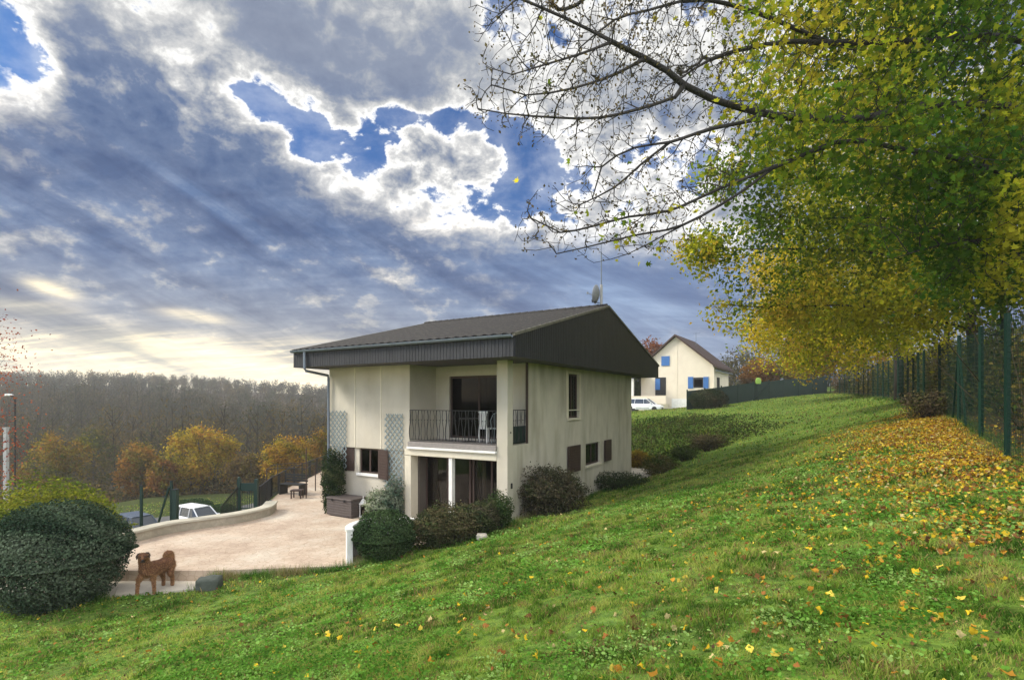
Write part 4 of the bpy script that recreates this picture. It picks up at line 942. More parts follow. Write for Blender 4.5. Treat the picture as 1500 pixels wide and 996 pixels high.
def big_tree(name, label, cat, base, limbs, ells, nattr, leaves, pal, seed, tip=.006, step=.28, lsize=.11, tmpl=LEAF4, bare=None, cs=.5, spread=.22, group=None, trunk_r=None, bark=None, mixf=None, infl=3.5, kill=.45, sparse=None, rscale=1):
    rs = np.random.RandomState(seed)
    root = empty(name, base, 0, label, cat, group); B = np.array(base)
    N, par = limb_nodes(limbs); A = []
    tot = sum(e[2] for e in ells)
    for c, r, w in ells: A.append(ell(c, r, int(nattr*w/tot), rs))
    A = np.concatenate(A)
    P, pr = colonise(N, par, A, step, infl, kill, seed=seed, trop=(0, 0, -.02))
    r = radii(P, pr, tip)*rscale
    wood_mesh('trunk', P-B, pr, r, bark or M['bark'], root)
    cand = np.where(r < tip*3.2)[0]
    w = np.ones(len(cand))
    if sparse is not None: w = sparse(P[cand])
    w = w/w.sum(); cl_ = fbm(P[cand][:, 0]*.9+P[cand][:, 2]*.5, P[cand][:, 1]*.9+P[cand][:, 2]*1.4, .95, seed+5, 3); w = w*np.clip((cl_-.36)*6, .04, 1.4); w = w/w.sum(); ch = rs.choice(cand, leaves, p=w); q = P[ch]+rs.normal(size=(leaves, 3))*spread*np.array([1, 1, .8]); q[:, 2] -= .05
    nn = rs.normal(size=(leaves, 3))+np.array([0, 0, .35])
    mf = mixf(q) if mixf else None
    C = leafcolors(q, pal, rs, cs, seed, mf)
    scatter('crown', *tmpl, q-B, nn, lsize*(.6+.7*rs.rand(leaves)), C, M['leaf'], root, rs=rs)
    return root, P, r
rr = lambda px, py, Y: tuple(ray(px, py, Y))
# --- tree A : near maple, trunk off to the right beyond the fence, long nearly bare limbs to the left
TA = (14.2, 10.8)
zA = gh(*TA)
limbsA = [[(*TA, zA-.2), (14.1, 10.8, 2), (13.9, 10.7, 4.2), (13.9, 10.9, 6.5), (14.2, 11.2, 9), (14.0, 11.4, 12)],
    [(13.9, 10.7, 4.4), rr(1500, 165, 10.3), rr(1415, 154, 10.1), rr(1332, 157, 10), rr(1273, 172, 9.8), rr(1194, 175, 9.6), rr(1117, 166, 9.3), rr(1042, 145, 9.0), rr(1002, 125, 8.8), rr(977, 104, 8.7), rr(945, 86, 8.6), rr(897, 62, 8.4), rr(829, 28, 8.2), rr(760, -2, 8.0)],
    [rr(1013, 133, 8.85), rr(961, 153, 8.6), rr(881, 173, 8.2), rr(813, 173, 7.9), rr(740, 167, 7.6), rr(700, 160, 7.5)],
    [rr(1117, 166, 9.3), rr(1100, 177, 9.1), rr(1042, 189, 8.8), rr(981, 209, 8.5), rr(929, 217, 8.3), rr(881, 245, 8.1), rr(868, 290, 8.1)],
    [(13.9, 10.7, 4.0), rr(1500, 260, 10), rr(1400, 232, 9.9), rr(1316, 218, 9.8), rr(1261, 206, 9.7), rr(1224, 209, 9.6), rr(1132, 246, 9.2), rr(1058, 275, 9.0), rr(981, 309, 8.8), rr(921, 318, 8.6), rr(821, 341, 8.3), rr(778, 320, 8.2)],
    [rr(1132, 246, 9.2), rr(1080, 285, 9.0), rr(1000, 330, 8.8), rr(930, 345, 8.6), rr(860, 362, 8.4), rr(815, 372, 8.3)],
    [rr(1000, 330, 8.8), rr(920, 372, 8.6), rr(870, 385, 8.5)],
    [(13.9, 10.9, 6.3), rr(1500, 60, 10.6), rr(1347, 61, 10.3), rr(1212, 63, 10.0), rr(1163, 61, 9.8), rr(1100, 70, 9.6), rr(1040, 88, 9.3), rr(990, 120, 9.1)],
    [rr(1212, 63, 10.0), rr(1110, 20, 9.7), rr(1026, 0, 9.4), rr(950, 16, 9.1), rr(900, 30, 8.9), rr(850, 70, 8.7)],
    [rr(897, 62, 8.4), rr(850, 80, 8.2), rr(800, 95, 8.0), rr(750, 110, 7.8)],
    [rr(945, 86, 8.6), rr(900, 110, 8.3), rr(840, 130, 8.1), rr(770, 140, 7.9), rr(720, 125, 7.7)],
    [rr(981, 209, 8.5), rr(940, 240, 8.4), rr(900, 275, 8.3), rr(850, 300, 8.2)],
    [(13.9, 10.7, 3.2), rr(1500, 352, 10.2), rr(1406, 355, 10), rr(1351, 366, 9.9), rr(1290, 385, 9.8)],
    [(14.1, 11.1, 8.5), rr(1400, -60, 10.8), rr(1250, -40, 10.4), rr(1150, -30, 10), rr(1050, -40, 9.6), rr(950, -30, 9.2), rr(860, -40, 8.9)]]
E = []
def e_(px, py, Y, r, w): E.append((rr(px, py, Y), r, w))
for px, py, Y, r, w in ((850, 60, 8.3, (1.5, 1.0, .9), 300), (770, 40, 8.0, (.9, .8, .7), 160), (800, 150, 7.9, (1.2, .9, .55), 300), (730, 140, 7.7, (.6, .5, .45), 110), (900, 130, 8.4, (1.2, .9, .6), 240), (960, 60, 9.0, (1.3, 1, .9), 260), (900, 220, 8.3, (.9, .8, .5), 150), (860, 320, 8.3, (1.1, .8, .65), 300),
    (950, 330, 8.7, (1.1, .9, .5), 240), (1010, 250, 9.0, (1.1, .9, .6), 220), (1040, 120, 9.3, (1.2, 1, .9), 260), (1000, 10, 9.4, (1.6, 1.1, .9), 260), (870, -30, 8.8, (1.6, 1.1, .7), 200), (790, 345, 8.2, (.5, .5, .3), 50)): e_(px, py, Y, r, w)
nb = len(E)
for px, py, Y, r, w in ((1150, 90, 9.8, (1.6, 1.3, 1.4), 260), (1280, 80, 10.2, (2.0, 1.5, 1.8), 420), (1420, 120, 10.4, (2.0, 1.7, 2.2), 520), (1400, 290, 10.0, (1.8, 1.4, 1.1), 420), (1470, 360, 10.2, (1.4, 1.5, 1.0), 260), (1250, 200, 9.8, (1.6, 1.2, 1.1), 240), (1180, -40, 10.2, (2.4, 1.5, 1.2), 240), (1440, -60, 11, (2.5, 2, 1.8), 300), (1120, 180, 9.3, (1.1, .9, .9), 120), (1560, 200, 10.5, (1.8, 1.8, 2.5), 250)): e_(px, py, Y, r, w)
def spA(P):
    px = CX+F*P[:, 0]/P[:, 1]; py = HY-F*P[:, 2]/P[:, 1]; k = np.clip((px-1030)/170, 0, 1); k = k*k*(3-2*k)
    return .004+k+.05*((py > 230) & (px > 900))
def mxA(q):                                                  # orange/yellow towards the branch ends, green near the trunk
    return np.clip((7.5-q[:, 0])*.09, -.16, .30)
tA, PA, rA = big_tree('maple_tree', 'near maple whose long dark bare branches reach across the sky above the house', 'tree', (*TA, zA), limbsA, E, 15000, 25000, [GREEN, (.08, .14, .014), OLIVE, YGRN, (.42, .36, .035)], 21, tip=.0042, step=.13, lsize=.118, tmpl=LEAF5, infl=1.6, kill=.17, spread=.15, cs=.6, mixf=mxA, sparse=spA, rscale=1.05)
_px = CX+F*PA[:, 0]/PA[:, 1]; _c2 = np.where((rA < .012) & (_px < 1090))[0]; _ch = RS.choice(_c2, 5200); _q = PA[_ch]+RS.normal(size=(5200, 3))*.05
scatter('withered_leaves', *LEAF4, _q-np.array(tA.location), RS.normal(size=_q.shape), .055*(.4+.9*RS.rand(5200)), leafcolors(_q, [(.05, .05, .03), (.09, .075, .04), (.12, .09, .05)], RS, 1, 3), M['leaf'], tA)
# --- tree B.. : row behind the fence with crowns hanging over the lawn
def row_tree(label, base, zl, ells, seed, nattr, leaves, pal, lsize, mixf=None, spread=.3, step=.35, cs=.35, tip=.007):
    z = gh(*base); B = Vector((*base, z)); trunk = [(*base, z-.2), (base[0]-.1, base[1], z+2.2), (base[0]-.2, base[1], z+4.5), (base[0], base[1]+.2, z+8), (base[0]+.1, base[1], z+11)]
    limbs = [trunk]
    for k, (c, r, w) in enumerate(ells[:zl]):
        s = Vector((base[0]-.2, base[1], min(z+9, max(z+2.4, c[2]-1.5)))); c = Vector(c); mid = s.lerp(c, .5)+Vector((0, 0, .5)); limbs.append([tuple(s), tuple(mid), tuple(c), tuple(c+(c-s)*.22+Vector((0, 0, -.1)))])
    return big_tree('maple_tree', label, 'tree', (*base, z), limbs, ells, nattr, leaves, pal, seed, tip=tip, step=step, lsize=lsize, infl=6, kill=.5, spread=spread, cs=cs, mixf=mixf, group=None)
G_ = lambda px, py, Y, r, w=1: (rr(px, py, Y), r, w)
row_tree('maple with yellow and orange leaf ends hanging lowest over the lawn', (16.6, 17.5), 9,
    [G_(1085, 365, 18.5, (2.0, 1.8, 1.1), 1.1), G_(1120, 450, 19, (1.9, 1.8, 1.1), 1.2), G_(1180, 320, 18.5, (2.4, 2.2, 1.5), 1.3), G_(1220, 430, 19, (2.4, 2.2, 1.6), 1.6), G_(1300, 330, 18, (2.8, 2.5, 2.0), 1.8), G_(1110, 260, 18, (2.0, 1.8, 1.2), .9), G_(1200, 190, 18, (2.6, 2.2, 1.7), 1.1), G_(1330, 180, 18, (3, 2.5, 2.2), 1.4), G_(1340, 440, 18, (2.4, 2.2, 1.4), 1.4), G_(1180, 90, 18, (2.5, 2.2, 1.8), .8), G_(1030, 365, 18.3, (1.1, 1.1, .6), .4), G_(1300, 40, 18, (3, 2.5, 2.2), .8)],
    31, 3600, 36000, [(.07, .13, .014), OLIVE, YGRN, (.38, .36, .03), (.48, .32, .04)], .155, lambda q: np.clip((8.6-q[:, 0])*.07, -.22, .26))
row_tree('yellow green maple behind the middle of the green fence', (20.6, 24.5), 6,
    [G_(1180, 470, 26, (2.6, 2.3, 1.7), 1.2), G_(1250, 460, 25, (3.0, 2.6, 2.0), 1.6), G_(1330, 470, 24, (2.8, 2.4, 1.8), 1.3), G_(1260, 340, 25, (3.8, 3, 2.8), 1.8), G_(1150, 400, 26, (2.4, 2.2, 1.7), .8), G_(1350, 330, 24, (3.4, 3, 3), 1.3), G_(1230, 220, 25, (3.5, 3, 3), 1), G_(1210, 515, 26, (2.0, 2.0, .9), .8)],
    41, 2600, 42000, [OLIVE, YGRN, (.44, .38, .03), YEL, (.58, .44, .04)], .16, None, .38, .4)
row_tree('golden maple at the far bend of the green fence', (31.5, 40), 4,
    [G_(1150, 500, 42, (3.2, 3.2, 2.2), 1.2), G_(1205, 515, 41, (3.6, 3.4, 2.0), 1.5), G_(1260, 500, 40, (4, 3.5, 2.6), 1.4), G_(1210, 430, 42, (5, 4, 3.6), 1.5), G_(1290, 400, 40, (5, 4, 4), 1.2), G_(1120, 470, 43, (2.2, 2.2, 1.8), .6)],
    51, 1800, 26000, [OLIVE, YGRN, YEL, YEL, ORG], .24, None, .5, .5)
row_tree('dark green maple closest to the right edge behind the tall fence posts', (16.8, 11.6), 5,
    [((14.2, 12.5, 4.2), (2.6, 2.4, 1.7), 1.3), ((15.5, 14.5, 3.4), (2.6, 2.2, 1.4), 1.2), ((14.5, 13.5, 7), (3, 3, 2.4), 1.2), ((18, 16, 6), (3.5, 3.5, 3), 1), ((13.2, 14.6, 3.5), (1.8, 1.8, 1.1), .9)],
    61, 1500, 26000, [GREEN, (.06, .115, .014), (.09, .14, .016), OLIVE, YGRN], .14, None, .3)
# undergrowth behind the fence: uncountable scrub
def scrub(name, region, n, pal, size, label, cat, m, seed, twig=0, hgt=2.0):
    rs = np.random.RandomState(seed); P = region(rs, n); C = leafcolors(P, pal, rs, .8, seed)
    nn = rs.normal(size=P.shape)+np.array([0, 0, .4])
    o = scatter(name, *LEAF4, P, nn, size*(.6+.8*rs.rand(n)), C, m, None, rs=rs); return tag(o, label, cat, None, 'stuff')
def reg_fence(rs, n):
    t = rs.rand(n)**1.3*(len(FP)-3)+2; i = np.minimum(t.astype(int), len(FP)-2); f = t-i; fp = np.array(FP)
    a = fp[i]*(1-f)[:, None]+fp[i+1]*f[:, None]; d = norm((fp[i+1]-fp[i])*np.array([1, 1, 0])); s = np.stack([d[:, 1], -d[:, 0], d[:, 0]*0], 1)
    off = .5+rs.rand(n)**.8*5.5; p = a+s*off[:, None]; h = fbm(p[:, 0], p[:, 1], .7, 77, 3); top = np.clip(.3+h*4.6-1.2, .3, 3.2)+off*.28
    p[:, 2] = base_h(p[:, 0], p[:, 1])+top*rs.rand(n)**.8; return p
scrub('undergrowth', reg_fence, 46000, [(.045, .065, .02), (.10, .095, .03), (.17, .13, .035), (.09, .13, .025), (.28, .22, .04)], .14, 'dark brown and green scrub filling the ground behind the green fence', 'undergrowth', M['leaf_dull'], 71)
def twigs(name, region, n, L, w, colr, seed, label, cat):
    rs = np.random.RandomState(seed); P = region(rs, n); P[:, 2] = ground_h(P[:, 0], P[:, 1]); D = norm(rs.normal(size=(n, 3))*.25+np.array([0, 0, 1]))
    ln = L*(.5+rs.rand(n)); S = norm(np.cross(D, rs.normal(size=(n, 3))))*w; V = np.stack([P-S, P+S, P+D*ln[:, None]+S*.3, P+D*ln[:, None]-S*.3], 1).reshape(-1, 3)
    C = np.array(colr)*(.5+rs.rand(n, 1)); return tag(np_mesh(name, V, np.arange(4*n).reshape(-1, 4), M['litter'], None, np.repeat(C, 4, 0)), label, cat, None, 'stuff')
twigs('bramble_stems', reg_fence, 2600, 2.6, .012, (.10, .075, .05), 72, 'thin brown upright stems among the scrub behind the fence', 'brambles')
# a few trunks behind the fence
for k, (x, y, r_, lb) in enumerate(((13.2, 12.0, .16, 'slim dark trunk just behind the third fence post from the right'), (17.2, 19.5, .2, 'dark trunk in the scrub behind the middle fence posts'), (21.8, 29.5, .22, 'dark trunk in the scrub behind the far fence posts'))):
    z = gh(x, y); o = empty('woodland_tree', (x, y, z), 0, lb, 'tree'); pts = [(0, 0, -.2), (.05, .05, 2), (-.1, .1, 4.5), (.1, 0, 8)]
    MB().tube(pts, r_, 8, r_*.5).build('trunk', M['bark'], o, smooth=True)
    rs = np.random.RandomState(80+k); q = ell((0, 0, 7), (2.2, 2.2, 2.6), 3500, rs); scatter('crown', *LEAF4, q, rs.normal(size=q.shape)+[0, 0, .5], .15*(.6+.7*rs.rand(3500)), leafcolors(q, [GREEN, OLIVE, YGRN], rs, .5, k), M['leaf'], o, rs=rs)
# ------------------------------------------------------------------ generic smaller trees and shrubs
def small_tree(name, px, py_base, py_top, Y, wpx, label, pal, seed, leaves=5000, lsize=None, cat='tree', group=None, bare=False, xoff=0, low=.06, m='leaf', squash=1.0, bark='bark_l'):
    rs = np.random.RandomState(seed); x = (px-CX)/F*Y; z = gh(x, Y); zt = (HY-py_top)/F*Y; H = max(1.2, zt-z); rad = wpx/F*Y/2
    root = empty(name, (x, Y, z), 0, label, cat, group)
    lines = [[(0, 0, -.1), (rs.normal()*.1, rs.normal()*.1, H*low), (rs.normal()*.2, 0, H*.6), (0, 0, H*.9)]]
    N, par = limb_nodes([[tuple(p) for p in l] for l in lines]); cz = H*(.5+low*.55); A = ell((0, 0, cz), (rad*.92, rad*.8, H-cz), 420, rs)
    lump = [ell((rs.uniform(-.7, .7)*rad, rs.uniform(-.6, .6)*rad, cz+rs.uniform(-.6, .6)*(H-cz)), (rad*.4, rad*.4, (H-cz)*.34), 90, rs) for _ in range(7)]
    A = np.concatenate([A]+lump); st = max(.12, H/22)
    P, pr = colonise(N, par, A, st, 99, st*1.3, 70, seed=seed); r = radii(P, pr, max(.006, Y*.00022), 2.5)
    wood_mesh('trunk', P, pr, r, M[bark], root, .05)
    if not bare:
        lsize = lsize or max(.12, Y*.0052); cand = np.where(r <= np.percentile(r, 70))[0]; ch = rs.choice(cand, leaves); q = P[ch]+rs.normal(size=(leaves, 3))*st*.9
        C = leafcolors(q, pal, rs, 1.6/rad, seed); scatter('crown', *LEAF4, q, rs.normal(size=q.shape)+[0, 0, .4], lsize*(.6+.7*rs.rand(leaves)), C, M[m], root, rs=rs)
    return root
AUT1 = [(.12, .11, .025), (.26, .20, .03), (.32, .20, .03), (.22, .12, .03)]; AUT2 = [(.10, .10, .025), (.20, .13, .035), (.24, .12, .035)]
small_tree('autumn_tree', 290, 718, 624, 62, 105, 'rounded golden orange tree beyond the road, behind the white car', [(.10, .11, .02), (.24, .19, .025), (.32, .23, .03), (.28, .14, .03)], 101, 9000)
small_tree('autumn_tree', 203, 715, 648, 60, 62, 'small reddish brown tree left of the golden orange tree', AUT2, 102, 5000)
small_tree('autumn_tree', 82, 700, 632, 58, 75, 'olive yellow tree behind the yellow shrub at the left', [(.07, .08, .02), (.15, .13, .025), (.20, .12, .03)], 103, 5000)
small_tree('autumn_tree', 138, 705, 622, 66, 62, 'thin half bare greenish tree between the olive and the reddish tree', [(.06, .07, .03), (.09, .08, .03), (.12, .09, .04)], 104, 2200)
small_tree('autumn_tree', 240, 712, 668, 56, 48, 'low rusty bush-like tree in front of the golden orange tree', [(.12, .11, .02), (.20, .12, .03), (.16, .07, .03)], 105, 2600)
small_tree('autumn_tree', 425, 700, 640, 52, 85, 'orange brown spreading tree just left of the house downpipe', AUT1, 106, 6500)
small_tree('autumn_tree', 472, 690, 628, 48, 60, 'rusty orange tree partly hidden by the left house corner', AUT2, 107, 4500)
small_tree('autumn_tree', 365, 712, 662, 58, 60, 'dull brown bushy tree behind the gate', [(.09, .07, .03), (.14, .09, .04), (.12, .10, .03)], 108, 3500)
small_tree('red_tree', -20, 720, 428, 21, 108, 'tree with sparse red leaves reaching in at the left edge', [(.16, .035, .03), (.24, .06, .04), (.30, .10, .05)], 109, 2300, lsize=.10)
small_tree('autumn_tree', 955, 560, 497, 84, 52, 'red brown tree rising behind the left slope of the neighbour roof', [(.16, .06, .035), (.22, .08, .04), (.18, .09, .05)], 110, 4500)
small_tree('bare_tree', 1086, 570, 508, 74, 62, 'greyish half bare tree right of the neighbour roof', [(.10, .10, .06), (.14, .12, .07)], 111, 900)
small_tree('bare_tree', 1060, 570, 518, 78, 40, 'thin pale bare tree directly behind the neighbour house', None, 112, bare=True)
small_tree('autumn_tree', 1112, 575, 525, 70, 58, 'low orange brown tree behind the lime green marker', [(.12, .08, .04), (.22, .11, .04), (.26, .14, .04)], 113, 4200)
small_tree('autumn_tree', 1170, 575, 500, 72, 80, 'brown green tree behind the far fence near its right corner', [(.07, .07, .03), (.12, .09, .04), (.18, .14, .04)], 114, 5200)
small_tree('evergreen_tree', 930, 590, 545, 76, 34, 'dark green tree showing between main house and neighbour terrace', [(.03, .045, .018), (.05, .06, .02)], 115, 2600)
def shrub(name, c, r, label, pal, n, lsize, seed, m='leaf_dull', cat='bush', dens=.33, lumps=14, up=.5, stems=26, spiky=0, group=None, tmpl=LEAF4, lump=.12, foot=.55):
    rs = np.random.RandomState(seed); x, y = c; z = gh(x, y); root = empty(name, (x, y, z), 0, label, cat, group)
    rx, ry, rz = r; v = norm(rs.normal(size=(n, 3))); v[:, 2] = np.where(v[:, 2] < 0, v[:, 2]*(rs.rand(n) < .75)*.98, v[:, 2]); v = norm(v)
    ln = norm(rs.normal(size=(lumps, 3))); bump = (np.maximum(0, v@ln.T)**14).max(1)*lump
    fine = (fbm(v[:, 0]*4+v[:, 2]*3, v[:, 1]*4+v[:, 2]*2, 1.6, seed, 3)-.5)*.16
    rad = (rs.rand(n)**dens)*(1-lump*.5+bump+fine)
    if spiky: rad *= 1+spiky*(fbm(v[:, 0]*7, v[:, 1]*7+v[:, 2]*7, 1.2, seed+3, 2)-.5)
    zc = rz*.46; hs = np.hypot(v[:, 0], v[:, 1]); vv = v.copy(); low_ = v[:, 2] < 0; fac = np.where(low_, np.maximum(hs, .05)**(-foot)*.95, 1)[:, None]; vv[:, :2] *= fac; P = vv*rad[:, None]*np.array([rx, ry, rz*.54])+np.array([0, 0, zc]); P[:, 2] = np.maximum(P[:, 2], .02)
    N = v+rs.normal(size=v.shape)*.8+np.array([0, 0, up]); C = leafcolors(P, pal, rs, 2.2/max(rx, .5), seed)
    scatter('foliage', *tmpl, P, N, lsize*(.6+.7*rs.rand(n)), C, M[m], root, rs=rs)
    b = MB()
    for k in range(stems):
        a = rs.rand()*2*PI; t = rs.rand()**.5; e = Vector((math.cos(a)*rx*.8*t, math.sin(a)*ry*.8*t, rz*(.55+.45*rs.rand()*(1-t*.4)))); b.tube([(e.x*.15, e.y*.15, -.05), (e.x*.5, e.y*.5, e.z*.55), tuple(e)], .014, 4, .005)
    b.build('stems', M['bark'], root); return root
EVG = [(.022, .040, .024), (.042, .068, .040), (.065, .095, .056), (.10, .13, .085)]
shrub('hedge_bush', (-9.12, 10.45), (1.30, 1.22, 2.02), 'large dark clipped round bush at the left beside the dog', EVG, 60000, .05, 201, foot=.16, lump=.02, lumps=40, dens=.20)
shrub('clipped_bush', (-3.02, 12.42), (.76, .75, 1.12), 'small clipped round dark green bush inside the white planter wall', [(.025, .045, .02), (.04, .07, .028), (.055, .085, .035)], 20000, .045, 202, foot=.2, lump=.02, lumps=24, dens=.2)
q = ray(70, 700, 14.5); shrub('yellow_shrub', (q.x, q.y), (2.1, 1.6, 2.9), 'wide yellow green shrub behind the large dark bush', [(.065, .10, .015), (.13, .16, .02), (.22, .22, .03)], 24000, .085, 203, m='leaf', lump=.3, spiky=.3)
q = ray(-60, 700, 15); shrub('yellow_shrub', (q.x, q.y), (1.8, 1.6, 3.5), 'second yellow green shrub at the left picture edge', [(.09, .11, .015), (.17, .17, .02), (.28, .23, .03)], 16000, .09, 204, m='leaf', lump=.3, spiky=.3)
BRS = [(.040, .050, .022), (.075, .075, .035), (.11, .085, .045), (.06, .085, .03)]
def SH(px, Y, r, label, pal, n, ls, seed, **k):
    x = (px-CX)/F*Y; return shrub(k.pop('name', 'garden_shrub'), (x, Y), r, label, pal, n, ls, seed, **k)
SH(634, 12.85, (.64, .6, .95), 'loose brownish shrub right of the clipped bush in front of the bay', BRS, 9000, .05, 211, spiky=.5, lump=.25)
SH(664, 13.1, (.80, .62, .98), 'wider brown green shrub in front of the bay window', BRS, 9000, .05, 212, spiky=.5, lump=.25)
SH(704, 13.35, (.55, .5, .9), 'dark shrub in front of the right bay window', [(.035, .05, .022), (.06, .07, .03), (.08, .07, .045)], 6000, .05, 213, spiky=.5, lump=.25)
SH(733, 13.8, (.36, .4, .95), 'narrow green shrub at the foot of the corner post', [(.03, .06, .02), (.05, .08, .025), (.07, .07, .03)], 4500, .05, 214, spiky=.6, lump=.3)
SH(808, 15.4, (1.12, .9, 1.38), 'big feathery dark brown shrub against the side wall', [(.042, .048, .024), (.07, .064, .036), (.10, .078, .048), (.05, .06, .026)], 20000, .055, 215, spiky=.7, lump=.3, stems=50)
SH(905, 20.5, (1.3, .6, .7), 'low dark groundcover plant along the rear part of the side wall', [(.03, .045, .02), (.05, .07, .025)], 5000, .06, 216, spiky=.5)
SH(968, 24.5, (.95, .8, 1.05), 'grassy green shrub behind the rear house corner', [(.05, .08, .02), (.08, .10, .025), (.12, .10, .04)], 8000, .07, 217, spiky=.7, lump=.3)
SH(935, 27.5, (.8, .6, 1.0), 'yellow leaved shrub just behind the rear house corner', [(.22, .17, .03), (.34, .24, .04), (.18, .12, .05)], 5000, .08, 218, m='leaf', spiky=.7, lump=.3)
SH(1035, 27, (1.1, .8, .95), 'scraggy brown shrub with thin stems on the grass bank', [(.05, .055, .025), (.08, .07, .035), (.10, .08, .045)], 4200, .07, 219, spiky=.8, lump=.4, stems=60)
SH(1000, 26, (.7, .6, .8), 'mid green shrub between the grassy and the scraggy shrub', [(.05, .08, .02), (.07, .09, .03)], 4000, .07, 220, spiky=.7, lump=.4)
q = H2W(fx(488, -.35), -.35); shrub('climbing_shrub', q, (.42, .38, 2.35), 'tall dark climbing shrub at the left house corner by the downpipe', [(.02, .035, .016), (.035, .055, .022), (.06, .07, .03)], 11000, .06, 221, spiky=.4, lump=.2)
q = H2W(fx(556, -.4), -.4); shrub('variegated_shrub', q, (.50, .36, 1.15), 'pale variegated shrub at the foot of the tall trellis', [(.10, .14, .07), (.22, .26, .16), (.42, .44, .32)], 4500, .065, 222, spiky=.6, lump=.35)
q = H2W(fx(577, -.3), -.3); shrub('climbing_shrub', q, (.36, .28, 1.6), 'blue green climber growing up the tall trellis', [(.05, .085, .055), (.09, .13, .09), (.16, .19, .13)], 3600, .06, 223, spiky=.6, lump=.3)
q = ray(545, 752, 16.2); shrub('low_plant', (q.x, q.y), (.4, .3, .45), 'low green plant between lantern and planter wall', [(.04, .07, .025), (.07, .10, .035)], 2000, .05, 224, spiky=.5)
# hedge at left end of the far fence, hedge strips along the road verge
q = ray(1032, 580, 50); shrub('fence_hedge', (q.x, q.y-1.2), (1.9, 1.0, 1.9), 'square dark hedge bush at the left end of the far fence', [(.03, .045, .02), (.05, .06, .03), (.08, .07, .04)], 8000, .12, 231)
for k, (px, Y, rx) in enumerate(((283, 47, 1.9), (322, 45, 1.6))):
    x = (px-CX)/F*Y; shrub('verge_hedge', (x, Y), (rx, .8, 1.1), ['low green clipped hedge behind the roof of the white car', 'low green clipped hedge behind the stair handrail'][k], [(.025, .055, .02), (.04, .075, .025)], 5000, .12, 232+k)
q = FP[16]; shrub('fence_shrub', (q[0]-1.2, q[1]-5), (1.2, 1, 2.1), 'brown leafless looking shrub at the far end of the green fence', [(.10, .07, .045), (.14, .10, .06)], 4000, .12, 236, spiky=.5)
SH(1358, 17.2, (.8, .7, .95), 'small pinkish brown shrub growing through the fence foot', [(.10, .075, .05), (.14, .11, .06), (.08, .09, .03)], 2600, .08, 237, spiky=.8, lump=.4)
# ------------------------------------------------------------------ far woodland: one mass
def far_wood(name, n, region, seed, label, hmin, hmax, pal, tufts=70, ts=.8):
    rs = np.random.RandomState(seed); X, Y = region(rs, n); Zg = base_h(X, Y); Hh = hmin+(hmax-hmin)*rs.rand(n)
    B = np.c_[X, Y, Zg]; V = []; Fq = []; C = []
    # trunks as tapered three-sided prisms
    r = .10+.10*rs.rand(n); lean = np.c_[rs.normal(size=(n, 2))*.6, Hh*.92]; t = np.arange(3)*2*PI/3
    ring = np.stack([np.cos(t), np.sin(t), t*0], 1)
    V.append(np.concatenate([B[:, None]+ring[None]*r[:, None, None], (B+lean)[:, None]+ring[None]*r[:, None, None]*.3], 1).reshape(-1, 3))
    f = np.array([[0, 1, 4, 3], [1, 2, 5, 4], [2, 0, 3, 5]]); Fq.append((np.arange(n)[:, None, None]*6+f).reshape(-1, 4))
    tc_ = np.array([.040, .037, .028])*(.4+1.2*rs.rand(n, 1)**2); C.append(np.repeat(tc_, 6, 0)); off = n*6
    # boughs
    nbh = 12; st_ = rs.rand(n, nbh)*.6+.35; s0 = B[:, None]+lean[:, None]*st_[..., None]; ang = rs.rand(n, nbh)*2*PI; L = (1.15-st_)*Hh[:, None]*.42
    e = s0+np.stack([np.cos(ang)*L, np.sin(ang)*L*.8, L*1.15], -1); w = .05; s0 = s0.reshape(-1, 3); e = e.reshape(-1, 3)
    sd = norm(np.cross(e-s0, rs.normal(size=e.shape)))*w; V.append(np.stack([s0-sd, s0+sd, e+sd*.3, e-sd*.3], 1).reshape(-1, 3)); k = len(s0)
    Fq.append(np.arange(4*k).reshape(-1, 4)+off); off += 4*k; C.append(np.repeat(np.repeat(tc_, nbh, 0), 4, 0))
    # twig haze / last leaves as small slivers
    u = rs.rand(n, tufts, 3); dirs = norm(rs.normal(size=(n, tufts, 3))); rad = rs.rand(n, tufts, 1)**.4
    wd = (Hh*.22)[:, None, None]; c = B[:, None]+np.array([0, 0, 1.])*(Hh*.66)[:, None, None]+dirs*rad*np.concatenate([wd, wd, wd*1.6], 2)
    c = c.reshape(-1, 3); k = len(c); a = norm(rs.normal(size=(k, 3))+[0, 0, .8])*ts*(.5+rs.rand(k, 1)); s2 = norm(np.cross(a, rs.normal(size=(k, 3))))*ts*.13
    V.append(np.stack([c-a*.5, c+s2, c+a*.5, c-s2], 1).reshape(-1, 3)); Fq.append(np.arange(4*k).reshape(-1, 4)+off)
    pal = np.array(pal); ci = np.clip((fbm(X, Y, .03, seed, 3)-.5)*3+.5+rs.normal(size=n)*.22, 0, .999)*(len(pal)-1); i0 = ci.astype(int); ff_ = (ci-i0)[:, None]
    base = pal[i0]*(1-ff_)+pal[i0+1]*ff_; cc_ = np.repeat(base, tufts, 0)*(.6+.8*rs.rand(k, 1)); C.append(np.repeat(cc_, 4, 0))
    o = np_mesh(name, np.concatenate(V), Fq, M['litter'], None, np.concatenate(C)); return tag(o, label, 'woodland', None, 'stuff')
WP = [(.030, .036, .018), (.046, .044, .021), (.068, .050, .020), (.044, .054, .018), (.10, .072, .022)]
def reg1(rs, n): Y = 85+rs.rand(n)*95; X = (-1.05+rs.rand(n)*1.0)*Y; return X, Y
def reg2(rs, n): Y = 180+rs.rand(n)**1.2*190; X = (-1.05+rs.rand(n)*1.15)*Y; return X, Y
def reg3(rs, n): Y = 85+rs.rand(n)*60; X = (.15+rs.rand(n)*.9)*Y; return X, Y
